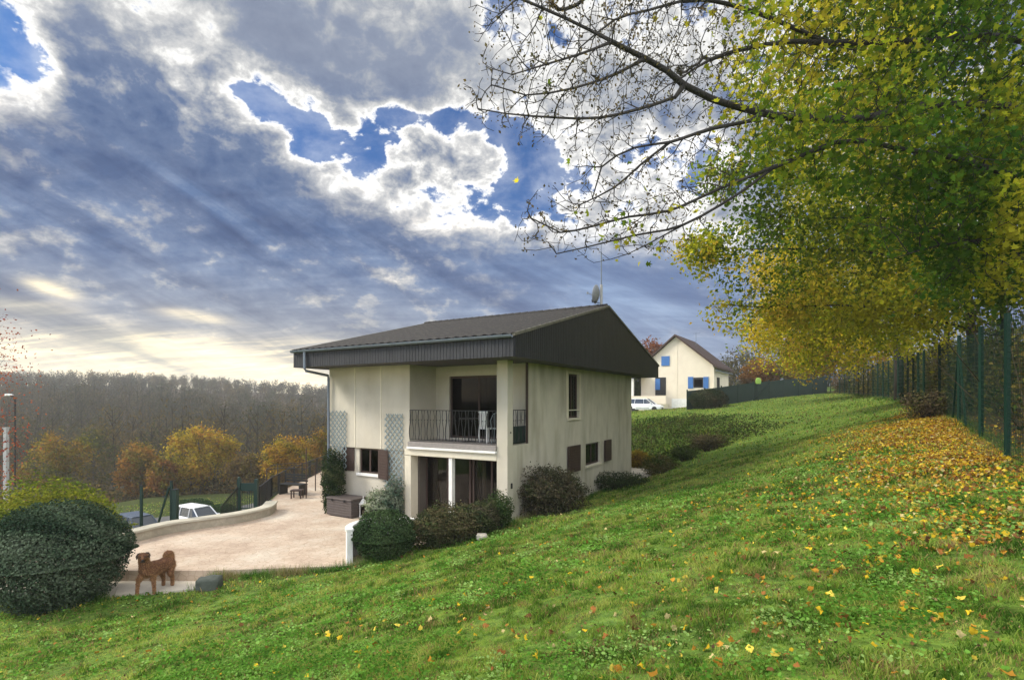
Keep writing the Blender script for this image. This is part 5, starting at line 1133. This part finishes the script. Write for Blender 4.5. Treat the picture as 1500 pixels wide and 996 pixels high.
far_wood('woodland', 850, reg1, 301, 'grey brown leafless valley woodland beyond the road', 8, 18, WP, 110, .8)
far_wood('distant_woodland', 1600, reg2, 302, 'hazy wooded ridge forming the skyline at the left', 5, 11, WP, 60, 1.3)
far_wood('woodland_edge', 130, reg3, 303, 'brown tree belt behind the neighbour house and far fence', 5, 9, WP, 90, .7)
# ------------------------------------------------------------------ GRASS and fallen leaves
LAWN_EX = [PATIO, SLAB, HOUSE, REAR]
def lawn_points(rs, n, r0, r1, amax=58):
    r = np.sqrt(r0*r0+rs.rand(n)*(r1*r1-r0*r0)); a = np.radians(rs.uniform(-amax, amax, n)); x = r*np.sin(a); y = r*np.cos(a)
    k = np.ones(n, bool)
    for p in LAWN_EX: k &= ~in_poly(x, y, p)
    k &= (fence_side(x, y) < .15) | (y < 3); k &= ~((x < -10.2) & (y > 12.5) & (y < 20))
    return x[k], y[k]
def grass(name, parts, label):
    V = []; F3 = []; F4 = []; C = []; off = 0
    for (n, r0, r1, L, W, seed, seg) in parts:
        rs = np.random.RandomState(seed); x, y = lawn_points(rs, n, r0, r1); n = len(x)
        clump = .5*fbm(x, y, 2.2, 12, 3)+.5*fbm(x, y, 6.5, 13, 2); tall = np.clip((clump-.36)*3.6, .18, 1.9); z = ground_h(x, y)
        bank = np.clip(1-np.hypot((x-8.5)/5.5, (y-32)/6.5), 0, 1); ln = L*(.45+.9*rs.rand(n))*tall*(1+2.2*np.clip(bank*2, 0, 1))
        B = np.c_[x, y, z-.004]; yaw = rs.rand(n)*2*PI; S = np.c_[np.cos(yaw), np.sin(yaw), yaw*0]*(W*(.6+.8*rs.rand(n)))[:, None]
        la = rs.rand(n)*2*PI; lean = np.c_[np.cos(la), np.sin(la), la*0]*(ln*(.3+.7*rs.rand(n)))[:, None]; up = np.array([0, 0, 1.])*ln[:, None]
        mid = B+lean*.35+up*.6; tip = B+lean+up*.92
        h1 = fbm(x, y, .35, 31, 3); h2 = fbm(x, y, 1.8, 32, 3); h3 = fbm(x, y, 5.5, 33, 3); k = np.clip(.54+(h1-.5)*1.6+(h2-.5)*2.2+(h3-.5)*2.8+rs.normal(size=n)*.20, 0, 1)[:, None]
        a, b, c = np.array([.050, .11, .016]), np.array([.155, .265, .034]), np.array([.36, .40, .10])
        cl = np.where(k < .5, a+(b-a)*k*2, b+(c-b)*(k*2-1)); dry = (rs.rand(n) < .08+.30*(h3 > .60)+.25*(h2 < .36))[:, None]; cl = np.where(dry, np.array([.27, .20, .09])*(.6+.6*rs.rand(n, 1)), cl)
        cl = cl*(1-.35*np.clip(bank*2, 0, 1)[:, None])
        V.append(np.stack([B-S, B+S, mid+S*.7, mid-S*.7, tip], 1).reshape(-1, 3)); C.append(np.repeat(cl, 5, 0))
        i = np.arange(n)*5+off; F4.append(np.c_[i, i+1, i+2, i+3]); F3.append(np.c_[i+3, i+2, i+4]); off += 5*n
    o = np_mesh(name, np.concatenate(V), [np.concatenate(F4), np.concatenate(F3)], M['blade'], None, np.concatenate(C)); return tag(o, label, 'grass', None, 'stuff')
grass('grass', [(150000, 2.0, 6, .062, .0034, 401, 2), (190000, 6, 12, .072, .006, 402, 2), (170000, 12, 24, .085, .011, 403, 2), (110000, 24, 62, .13, .024, 404, 2)], 'short uneven green grass covering the sloping lawn')
# clover and broad weeds among the grass
def weeds():
    rs = np.random.RandomState(411); xs_ = []; ys_ = []; sz_ = []
    for n, r0, r1, s in ((90000, 2, 7, .022), (80000, 7, 15, .036)):
        x, y = lawn_points(rs, n, r0, r1); k = fbm(x, y, 1.1, 51, 3)+rs.normal(size=len(x))*.08 > .53; xs_.append(x[k]); ys_.append(y[k]); sz_.append(np.full(k.sum(), s))
    x = np.concatenate(xs_); y = np.concatenate(ys_); s = np.concatenate(sz_)*(.5+rs.rand(len(x)))
    P = np.c_[x, y, ground_h(x, y)+.02+.045*rs.rand(len(x))]; N = rs.normal(size=P.shape)*.45+[0, 0, 1]
    C = leafcolors(P, [(.06, .15, .02), (.10, .23, .03), (.17, .33, .06), (.27, .40, .12)], rs, 2.0, 9)
    t = scatter('clover', [(-.5, 0, 0), (-.25, -.4, .1), (.25, -.4, .1), (.5, 0, 0), (.25, .4, .1), (-.25, .4, .1)], [[(0, 1, 2, 3), (0, 3, 4, 5)]], P, N, s, C, M['blade'], None, rs=rs); tag(t, 'patches of small round clover leaves among the grass', 'clover', None, 'stuff')
weeds()
def fallen():
    rs = np.random.RandomState(421); X = []; Y = []; fp = np.array(FP)
    def along(n, t0, t1, sig, mx_):
        t = t0+rs.rand(n)*(t1-t0); i = t.astype(int); f = t-i; a = fp[i]*(1-f)[:, None]+fp[i+1]*f[:, None]
        off = np.abs(rs.normal(size=n))*sig+.02; k = off < mx_*(.55+.9*fbm(a[:, 0], a[:, 1], .5, 62, 2)); x = a[:, 0]-off*.84; y = a[:, 1]+off*.1
        kk = fbm(x, y, 1.3, 61, 3)+rs.normal(size=n)*.07 > .34+.07*off; return x[k & kk], y[k & kk]
    for a in ((26000, 1.9, 5.3, 1.5, 3.2), (9000, 2.4, 5.2, .9, 2.4), (900, 5.2, 6.6, .8, 2), (2600, .2, 2.0, 2.0, 4.0)): x, y = along(*a); X.append(x); Y.append(y)
    for cx, cy, s, n in ((9.0, 11.4, .9, 2400), (7.7, 9.4, .9, 1300), (6.8, 7.8, .9, 500), (10.4, 13.4, .9, 2000), (11.6, 16.2, 1.0, 1800), (5.2, 6.6, .9, 260), (4.5, 9.9, .75, 90), (5.3, 8.6, .9, 90), (3.6, 8.3, .8, 40), (6.2, 9.5, .8, 70), (2.6, 3.6, .6, 40), (3.6, 4.2, .8, 70), (1.4, 3.2, .5, 30), (4.4, 5.6, 1.2, 160), (.6, 5.4, .8, 20), (2.0, 2.7, .6, 40), (3.0, 6.5, 1.2, 50), (5.8, 7.2, 1.0, 160)):
        X.append(rs.normal(size=n)*s+cx); Y.append(rs.normal(size=n)*s*1.2+cy)
    x, y = lawn_points(rs, 900, 2.2, 17, 50); X.append(x); Y.append(y)
    x, y = lawn_points(rs, 260, 2.2, 7, 50); X.append(x); Y.append(y)
    x = np.concatenate(X); y = np.concatenate(Y); k = np.ones(len(x), bool)
    for p in LAWN_EX: k &= ~in_poly(x, y, p)
    k &= (fence_side(x, y) < .1) | (rs.rand(len(x)) < .5)
    x = x[k]; y = y[k]; n = len(x); P = np.c_[x, y, ground_h(x, y)+.012+.04*rs.rand(n)]; N = rs.normal(size=P.shape)*.7+[0, 0, 1]
    pal = np.array([(.62, .42, .03), (.66, .50, .08), (.46, .23, .035), (.30, .13, .04), (.50, .40, .18), (.15, .075, .03)])
    c = rs.choice(6, n, p=[.25, .17, .22, .16, .08, .12]); C = pal[c]*(.6+.6*rs.rand(n, 1))
    def fold(v, seed, curl):
        r_ = np.random.RandomState(seed); v = np.array(v, float); v[:, 2] = v[:, 2]*.6+curl*v[:, 0]**2+(r_.rand(len(v))-.5)*.10; v[:, :2] *= (.75+.5*r_.rand(len(v), 1)); return v
    V = []; part = np.array_split(rs.permutation(n), 4); objs = []
    root = empty('fallen_leaves_tmp')
    tv = [fold(MAPLE[0], 1, .9), fold(MAPLE[0], 2, 1.6), fold(MAPLE[0], 3, -.7), fold(MAPLE[0], 4, .3)]; asp = (1, .6, .85, 1.1)
    for q in range(4):
        p_ = part[q]; o = scatter('fallen_leaves', tv[q], MAPLE[1], P[p_], N[p_], .076*(.45+.8*rs.rand(len(p_))), C[p_], M['litter'], None, rs=rs, aspect=asp[q]); objs.append(o)
    # join the four leaf shapes into the one litter object
    VV = []; FF = []; CC = []; off = 0
    for o in objs:
        me = o.data; a = np.empty(len(me.vertices)*3, np.float32); me.vertices.foreach_get('co', a); VV.append(a.reshape(-1, 3)); b = np.empty(len(me.loops), np.int32); me.loops.foreach_get('vertex_index', b); FF.append(b.reshape(-1, 3)+off)
        c4 = np.empty(len(me.vertices)*4, np.float32); me.attributes['Col'].data.foreach_get('color', c4); CC.append(c4.reshape(-1, 4)[:, :3]); off += len(me.vertices); bpy.data.objects.remove(o); bpy.data.meshes.remove(me)
    bpy.data.objects.remove(root)
    o = np_mesh('fallen_leaves', np.concatenate(VV), np.concatenate(FF), M['litter'], None, np.concatenate(CC)); tag(o, 'yellow and brown fallen maple leaves drifted along the fence and lawn', 'fallen leaves', None, 'stuff')
fallen()
def reg_bank(rs, n):
    x = rs.uniform(2, 17.5, n); y = rs.uniform(25.5, 37.5, n); d = np.abs((y-31.3-(x-9)*.10))/4.2; k = (d+rs.normal(size=n)*.12 < 1) & (x < 13.5+1.5*rs.normal(size=n)) & ~((x < 7.5) & (y < 28)); x = x[k]; y = y[k]
    h = .12+.75*np.clip(fbm(x, y, .8, 88, 3)-.25, 0, 1); return np.c_[x, y, ground_h(x, y)+h*rs.rand(len(x))]
def reg_bank2(rs, n):
    P = reg_bank(rs, int(n*4)); return P[:n]
scrub('bank_weeds', lambda rs, n: reg_bank2(rs, n), 20000, [(.035, .060, .015), (.055, .085, .02), (.075, .07, .03), (.05, .085, .02)], .11, 'dark weedy growth covering the steep bank behind the house', 'weeds', M['leaf_dull'], 441)
def reg_valley(rs, n):
    y = rs.uniform(61, 92, n); x = rs.uniform(-1.05, -.1, n)*y; h = 1.0+4.0*np.clip(fbm(x, y, .16, 90, 3)-.25, 0, 1); return np.c_[x, y, base_h(x, y)+h*rs.rand(n)]
scrub('valley_scrub', reg_valley, 42000, [(.05, .055, .03), (.08, .07, .035), (.11, .075, .04), (.09, .09, .04), (.15, .10, .045)], .42, 'dull brown and green scrub at the foot of the valley woodland', 'scrub', M['leaf'], 442)
# taller grass fringe at the patio edge and fence foot
def crumbs():
    rs = np.random.RandomState(451); x, y = lawn_points(rs, 22000, 2.0, 16); k = fbm(x, y, 1.6, 71, 3)+rs.normal(size=len(x))*.06 > .47; x = x[k]; y = y[k]; n = len(x)
    P = np.c_[x, y, ground_h(x, y)+.006+.03*rs.rand(n)]; C = np.array([(.13, .065, .03), (.24, .14, .06), (.34, .24, .12), (.08, .05, .03)])[rs.choice(4, n)]*(.6+.7*rs.rand(n, 1))
    o = scatter('dead_leaf_bits', *LEAF4, P, rs.normal(size=P.shape)*.6+[0, 0, 1], .028*(.5+rs.rand(n)), C, M['litter'], None, rs=rs); tag(o, 'small brown bits of dead leaves lying between the grass blades', 'leaf bits', None, 'stuff')
crumbs()
def fringe():
    rs = np.random.RandomState(431); L = [((-6.7, 11.15), (-6.3, 11.55)), ((-6.5, 11.5), (-3.7, 11.85)), ((-3.7, 11.85), (-2.8, 12.2)), ((-1.9, 12.9), (-.3, 14.2)), ((-.1, 14.2), (5.9, 24.4)), ((-11, 10.5), (-8.2, 10.55))]
    X = []; Y = []
    for (a, b) in L:
        m_ = int(math.dist(a, b)*900); t = rs.rand(m_); X.append(a[0]+(b[0]-a[0])*t+rs.normal(size=m_)*.10); Y.append(a[1]+(b[1]-a[1])*t-np.abs(rs.normal(size=m_))*.12)
    fp = np.array(FP)
    for i in range(2, 16): m_ = 700; t = rs.rand(m_); q = fp[i]*(1-t)[:, None]+fp[i+1]*t[:, None]; X.append(q[:, 0]+rs.normal(size=m_)*.18); Y.append(q[:, 1]+rs.normal(size=m_)*.1)
    x = np.concatenate(X); y = np.concatenate(Y); n = len(x); B = np.c_[x, y, ground_h(x, y)-.01]; ln = .10+.16*rs.rand(n)**2*(.4+fbm(x, y, 2, 3, 2)*1.6)
    yaw = rs.rand(n)*6.28; S = np.c_[np.cos(yaw), np.sin(yaw), yaw*0]*.006; D = norm(rs.normal(size=(n, 3))*.35+[0, 0, 1])*ln[:, None]
    V = np.stack([B-S, B+S, B+D], 1).reshape(-1, 3); C = leafcolors(B, [(.035, .085, .018), (.06, .15, .025), (.13, .20, .05), (.22, .19, .09)], rs, 1.5, 4)
    tag(np_mesh('long_grass', V, np.arange(3*n).reshape(-1, 3), M['blade'], None, np.repeat(C, 3, 0)), 'taller grass fringe along the patio edge, house wall and fence foot', 'grass', None, 'stuff')
fringe()
hz = MB().box(-920, 920, -920, 920, float(GZ.min())-1, 34).build('haze', M['white']); tag(hz, kind='stuff'); hz['label'] = 'thin pale autumn haze over the valley and ridge'; hz['category'] = 'haze'
hm, hnt, hout = nt_new('haze_air'); pv = hnt.nodes.new('ShaderNodeVolumePrincipled'); pv.inputs['Color'].default_value = (.88, .88, .88, 1); pv.inputs['Density'].default_value = .00075; pv.inputs['Anisotropy'].default_value = .2
hnt.links.new(pv.outputs[0], hout.inputs['Volume']); hz.data.materials.clear(); hz.data.materials.append(hm)
print('ground z', GZ.min(), GZ.max())
GR = {'maple_tree': 'maples along the green fence', 'autumn_tree': 'autumn trees around the plot', 'bare_tree': 'bare trees behind the neighbour house', 'garden_shrub': 'garden shrubs around the house', 'woodland_tree': 'dark trunks in the scrub behind the fence',
      'parked_car': 'parked cars', 'climbing_shrub': 'climbing shrubs on the front wall', 'yellow_shrub': 'yellow green shrubs behind the dark bush', 'verge_hedge': 'clipped hedges on the road verge'}
for o in list(bpy.data.objects):
    k = o.name.split('.')[0]
    if o.parent is None and k in GR and 'group' not in o.keys(): o['group'] = GR[k]
# ------------------------------------------------------------------ SKY
w = bpy.data.worlds.new('World'); scn.world = w; w.use_nodes = True; nt = w.node_tree
for n in list(nt.nodes): nt.nodes.remove(n)
SUN_AZ, SUN_EL = R(-88), R(36)
def mth(op, a, b=None, c=None, clamp=False):
    n = nt.nodes.new('ShaderNodeMath'); n.operation = op; n.use_clamp = clamp
    for i, v in enumerate((a, b, c)):
        if v is None: continue
        if isinstance(v, (int, float)): n.inputs[i].default_value = v
        else: nt.links.new(v, n.inputs[i])
    return n.outputs[0]
def sstep(v, a, b):
    n = nt.nodes.new('ShaderNodeMapRange'); n.interpolation_type = 'SMOOTHSTEP'; nt.links.new(v, n.inputs[0]); n.inputs[1].default_value = a; n.inputs[2].default_value = b; n.inputs[3].default_value = 0; n.inputs[4].default_value = 1; return n.outputs[0]
tc = nt.nodes.new('ShaderNodeTexCoord'); sp = nt.nodes.new('ShaderNodeSeparateXYZ'); nt.links.new(tc.outputs['Generated'], sp.inputs[0])
X, Y, Zc = sp.outputs
az = mth('MULTIPLY', mth('ARCTAN2', X, Y), 180/PI); el = mth('MULTIPLY', mth('ARCSINE', Zc), 180/PI)
den = mth('ADD', mth('MAXIMUM', Zc, 0), .16); cb = nt.nodes.new('ShaderNodeCombineXYZ'); nt.links.new(mth('DIVIDE', X, den), cb.inputs[0]); nt.links.new(mth('DIVIDE', Y, den), cb.inputs[1])
def noise(scale, detail, rough=.55, off=(0, 0, 0), stretch=(1, 1, 1), dist=0, vec=None, rot=0):
    mp = nt.nodes.new('ShaderNodeMapping'); mp.inputs['Location'].default_value = off; mp.inputs['Scale'].default_value = stretch; mp.inputs['Rotation'].default_value = (0, 0, rot); nt.links.new(vec or cb.outputs[0], mp.inputs[0])
    n = nt.nodes.new('ShaderNodeTexNoise'); n.inputs['Scale'].default_value = scale; n.inputs['Detail'].default_value = detail; n.inputs['Roughness'].default_value = rough; n.inputs['Distortion'].default_value = dist; nt.links.new(mp.outputs[0], n.inputs[0]); return n.outputs[0]
def blob(px, py, sx, sy_, amp, tilt=0):
    a0 = math.degrees(math.atan((px-CX)/F)); e0 = math.degrees(math.atan((HY-py)/F*math.cos(math.radians(a0))))
    da = mth('SUBTRACT', az, a0); de = mth('SUBTRACT', el, e0); c, s = math.cos(R(tilt)), math.sin(R(tilt))
    u = mth('ADD', mth('MULTIPLY', da, c/sx), mth('MULTIPLY', de, s/sx)); v = mth('ADD', mth('MULTIPLY', da, -s/sy_), mth('MULTIPLY', de, c/sy_))
    r2 = mth('ADD', mth('MULTIPLY', u, u), mth('MULTIPLY', v, v)); return mth('MULTIPLY', mth('EXPONENT', mth('MULTIPLY', r2, -1)), amp)
def addall(L):
    o = L[0]
    for x in L[1:]: o = mth('ADD', o, x)
    return o
N1 = noise(1.6, 6, .6, (3.1, 1.7, 0), (1, 1, 1), .3, rot=.5); N2 = noise(4.6, 5, .6, (7.7, 2.2, 0), (1, 1, 1), .2)
ND = noise(7.5, 6, .62, (1.2, 4.2, 3), (1, 1, 1.3), .25, vec=tc.outputs['Generated'])
NF = noise(24, 4, .62, (5.2, 1.2, 3), (1, 1, 1.4), .3, vec=tc.outputs['Generated'])
# large-scale cover: thick bank below a slanting line, grey mass overhead, broken cumulus with blue breaks between
line = mth('ADD', mth('ADD', el, mth('MULTIPLY', az, .13)), mth('MULTIPLY', mth('SUBTRACT', ND, .5), 9))      # bank top
bank = mth('SUBTRACT', 1, sstep(line, 14.5, 20))
band = mth('MULTIPLY', mth('SUBTRACT', 1, bank), mth('SUBTRACT', 1, sstep(el, 27, 34)))
cover = addall([mth('MULTIPLY', mth('SUBTRACT', N1, .5), .9), mth('MULTIPLY', mth('SUBTRACT', N2, .5), .7), mth('MULTIPLY', mth('SUBTRACT', ND, .5), 1.3), mth('MULTIPLY', mth('SUBTRACT', NF, .5), .95), mth('MULTIPLY', bank, .62), .10,
    mth('MULTIPLY', mth('MULTIPLY', band, mth('SUBTRACT', ND, .5)), .8), blob(640, 210, 16, 5, -.06),
    blob(385, 50, 7, 4.2, .62, -10), blob(600, 20, 11, 5.5, .46), blob(590, 128, 9, 2.2, .26), blob(60, 165, 5, 3, -.12), blob(120, 70, 6, 3, -.10), blob(240, 150, 9, 2.4, .42, -32), blob(390, 235, 6, 2.6, .34, -32), blob(310, 95, 4, 2, .2, -30), blob(170, 190, 7, 4, .4, -25), blob(650, 245, 6, 2.6, .24), blob(150, 50, 6, 4, .2), blob(715, 250, 2.6, 3, .2),
    blob(375, 138, 3.2, 1.2, -.46, -12), blob(460, 188, 2.2, 2.0, -.42, -30), blob(800, 250, 5, 2.4, -.46), blob(735, 5, 3.2, 3, -.5), blob(620, 172, 7, 1.0, -.34), blob(735, 190, 3, 1.4, -.25), blob(0, 140, 2, 1.5, -.3), blob(20, 75, 3, 1.0, -.2), blob(930, 120, 13, 7, .24), blob(1250, 200, 20, 14, .28), blob(985, 250, 5, 2, -.15)])
dens = sstep(cover, -.05, .13)                                       # opacity
thick = mth('MULTIPLY', mth('SUBTRACT', cover, .02), 1.0)
cr = nt.nodes.new('ShaderNodeValToRGB'); r = cr.color_ramp
stops = [(0, (.80, .84, .90)), (.05, (1.0, 1.0, 1.0)), (.14, (.95, .94, .91)), (.26, (.60, .60, .60)), (.43, (.30, .33, .39)), (.62, (.11, .165, .295)), (.92, (.055, .105, .235))]
while len(r.elements) < len(stops): r.elements.new(.5)
for e, (p, c) in zip(r.elements, stops): e.position = p; e.color = (*c, 1)
nt.links.new(thick, cr.inputs[0])
def mixc(f, a, b, mode='MIX'):
    n = nt.nodes.new('ShaderNodeMix'); n.data_type = 'RGBA'; n.blend_type = mode
    if isinstance(f, (int, float)): n.inputs[0].default_value = f
    else: nt.links.new(f, n.inputs[0])
    for i, v in ((6, a), (7, b)):
        if isinstance(v, tuple): n.inputs[i].default_value = (*v, 1)
        else: nt.links.new(v, n.inputs[i])
    return n.outputs[2]
cloud = cr.outputs[0]
# overhead grey mass is neutral rather than blue
cloud = mixc(mth('MULTIPLY', sstep(el, 25, 33), .75, clamp=True), cloud, mixc(.4, cloud, (.50, .51, .51)))
# right part of the bank thins towards blue, lower left brightens with warm streaks
cloud = mixc(mth('MULTIPLY', mth('MULTIPLY', bank, sstep(az, -12, 14)), .75), cloud, (.17, .26, .45))
streak = noise(3.0, 5, .6, (2, 5, 0), (.8, 3.2, 1), .4, rot=.25)
lowm = mth('SUBTRACT', 1, sstep(el, 2, 15)); lft = mth('SUBTRACT', 1, sstep(az, -22, 6))
cloud = mixc(mth('MULTIPLY', mth('MULTIPLY', lowm, .8), mth('ADD', mth('MULTIPLY', lft, .6), .2)), cloud, (.36, .37, .37))
glow = mth('MULTIPLY', mth('MULTIPLY', mth('SUBTRACT', 1, sstep(el, 1.0, 8)), lft), sstep(streak, .47, .62))
glow = mth('ADD', glow, mth('MULTIPLY', mth('MULTIPLY', mth('SUBTRACT', 1, sstep(el, 1.0, 8)), lft), .85))
sp2 = addall([blob(75, 423, 1.5, .5, 1.2, -12), blob(240, 510, 4.5, 1.0, .8, -8), blob(285, 463, 2.6, .5, .6, -5), blob(45, 450, 3, .6, .5)])
glow = mth('ADD', glow, mth('MULTIPLY', sp2, mth('ADD', mth('MULTIPLY', streak, 1.6), .05)), clamp=True)
cloud = mixc(glow, cloud, (1.0, .90, .64))
# fine striations in the bank
str2 = noise(2.2, 6, .62, (9, 3, 0), (.7, 2.2, 1), .5, rot=.45)
ab = nt.nodes.new('ShaderNodeCombineXYZ'); nt.links.new(mth('ADD', mth('MULTIPLY', az, .025), mth('MULTIPLY', el, .012)), ab.inputs[0]); nt.links.new(mth('ADD', mth('MULTIPLY', el, .11), mth('MULTIPLY', az, .05)), ab.inputs[1])
dg = noise(1.6, 6, .62, (4, 1, 0), (1, 1, 1), .5, vec=ab.outputs[0])
cloud = mixc(mth('MULTIPLY', bank, .8), cloud, mixc(1.0, cloud, mixc(sstep(dg, .34, .68), (.62, .66, .76), (1.75, 1.62, 1.42)), 'MULTIPLY'))
cloud = mixc(mth('MULTIPLY', bank, .40), cloud, mixc(1.0, cloud, mixc(sstep(str2, .36, .66), (.70, .74, .82), (1.55, 1.46, 1.32)), 'MULTIPLY'))
sky = nt.nodes.new('ShaderNodeTexSky'); sky.sky_type = 'NISHITA'; sky.sun_disc = False; sky.sun_elevation = SUN_EL; sky.sun_rotation = SUN_AZ
bg1 = nt.nodes.new('ShaderNodeBackground'); bg1.inputs[1].default_value = .085
skc = mixc(1.0, sky.outputs[0], (.26, .58, 1.02), 'MULTIPLY'); nt.links.new(skc, bg1.inputs[0])
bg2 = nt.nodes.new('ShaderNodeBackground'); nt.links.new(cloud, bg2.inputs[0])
# extra brightness added to the unseen clouds behind the viewer, lighting facing walls
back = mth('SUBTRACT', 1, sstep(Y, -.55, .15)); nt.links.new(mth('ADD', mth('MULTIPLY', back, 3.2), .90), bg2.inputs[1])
veil = mth('MULTIPLY', sstep(mth('ADD', mth('MULTIPLY', N2, .5), mth('MULTIPLY', ND, .5)), .36, .62), .42)
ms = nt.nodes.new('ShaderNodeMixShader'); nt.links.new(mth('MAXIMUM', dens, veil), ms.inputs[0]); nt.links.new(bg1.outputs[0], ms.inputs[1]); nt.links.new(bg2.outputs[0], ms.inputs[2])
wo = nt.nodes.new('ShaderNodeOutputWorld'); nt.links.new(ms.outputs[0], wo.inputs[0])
w.cycles.sampling_method = 'MANUAL'; w.cycles.sample_map_resolution = 512
# ------------------------------------------------------------------ sun, camera, view
sd = bpy.data.lights.new('sun', 'SUN'); sd.energy = 3.3; sd.angle = R(16); sd.color = (1, .93, .80); so = bpy.data.objects.new('sun', sd); col.objects.link(so)
dirv = Vector((math.sin(SUN_AZ)*math.cos(SUN_EL), math.cos(SUN_AZ)*math.cos(SUN_EL), math.sin(SUN_EL))); so.rotation_euler = dirv.to_track_quat('Z', 'Y').to_euler(); so.location = dirv*50
cd = bpy.data.cameras.new('camera'); cam = bpy.data.objects.new('camera', cd); col.objects.link(cam); cam.location = (0, 0, 0); cam.rotation_euler = (R(90), 0, 0)
cd.sensor_width = 36; cd.sensor_fit = 'HORIZONTAL'; cd.lens = F/1500*36; cd.shift_y = (HY-498)/1500; cd.clip_end = 5000; cd.clip_start = .05; scn.camera = cam
scn.view_settings.view_transform = 'Standard'; scn.view_settings.look = 'None'; scn.view_settings.exposure = .42; scn.view_settings.gamma = 1
scn.render.engine = 'CYCLES'
scn.cycles.max_bounces = 4; scn.cycles.diffuse_bounces = 3; scn.cycles.glossy_bounces = 2; scn.cycles.transmission_bounces = 3; scn.cycles.volume_bounces = 0; scn.cycles.transparent_max_bounces = 8
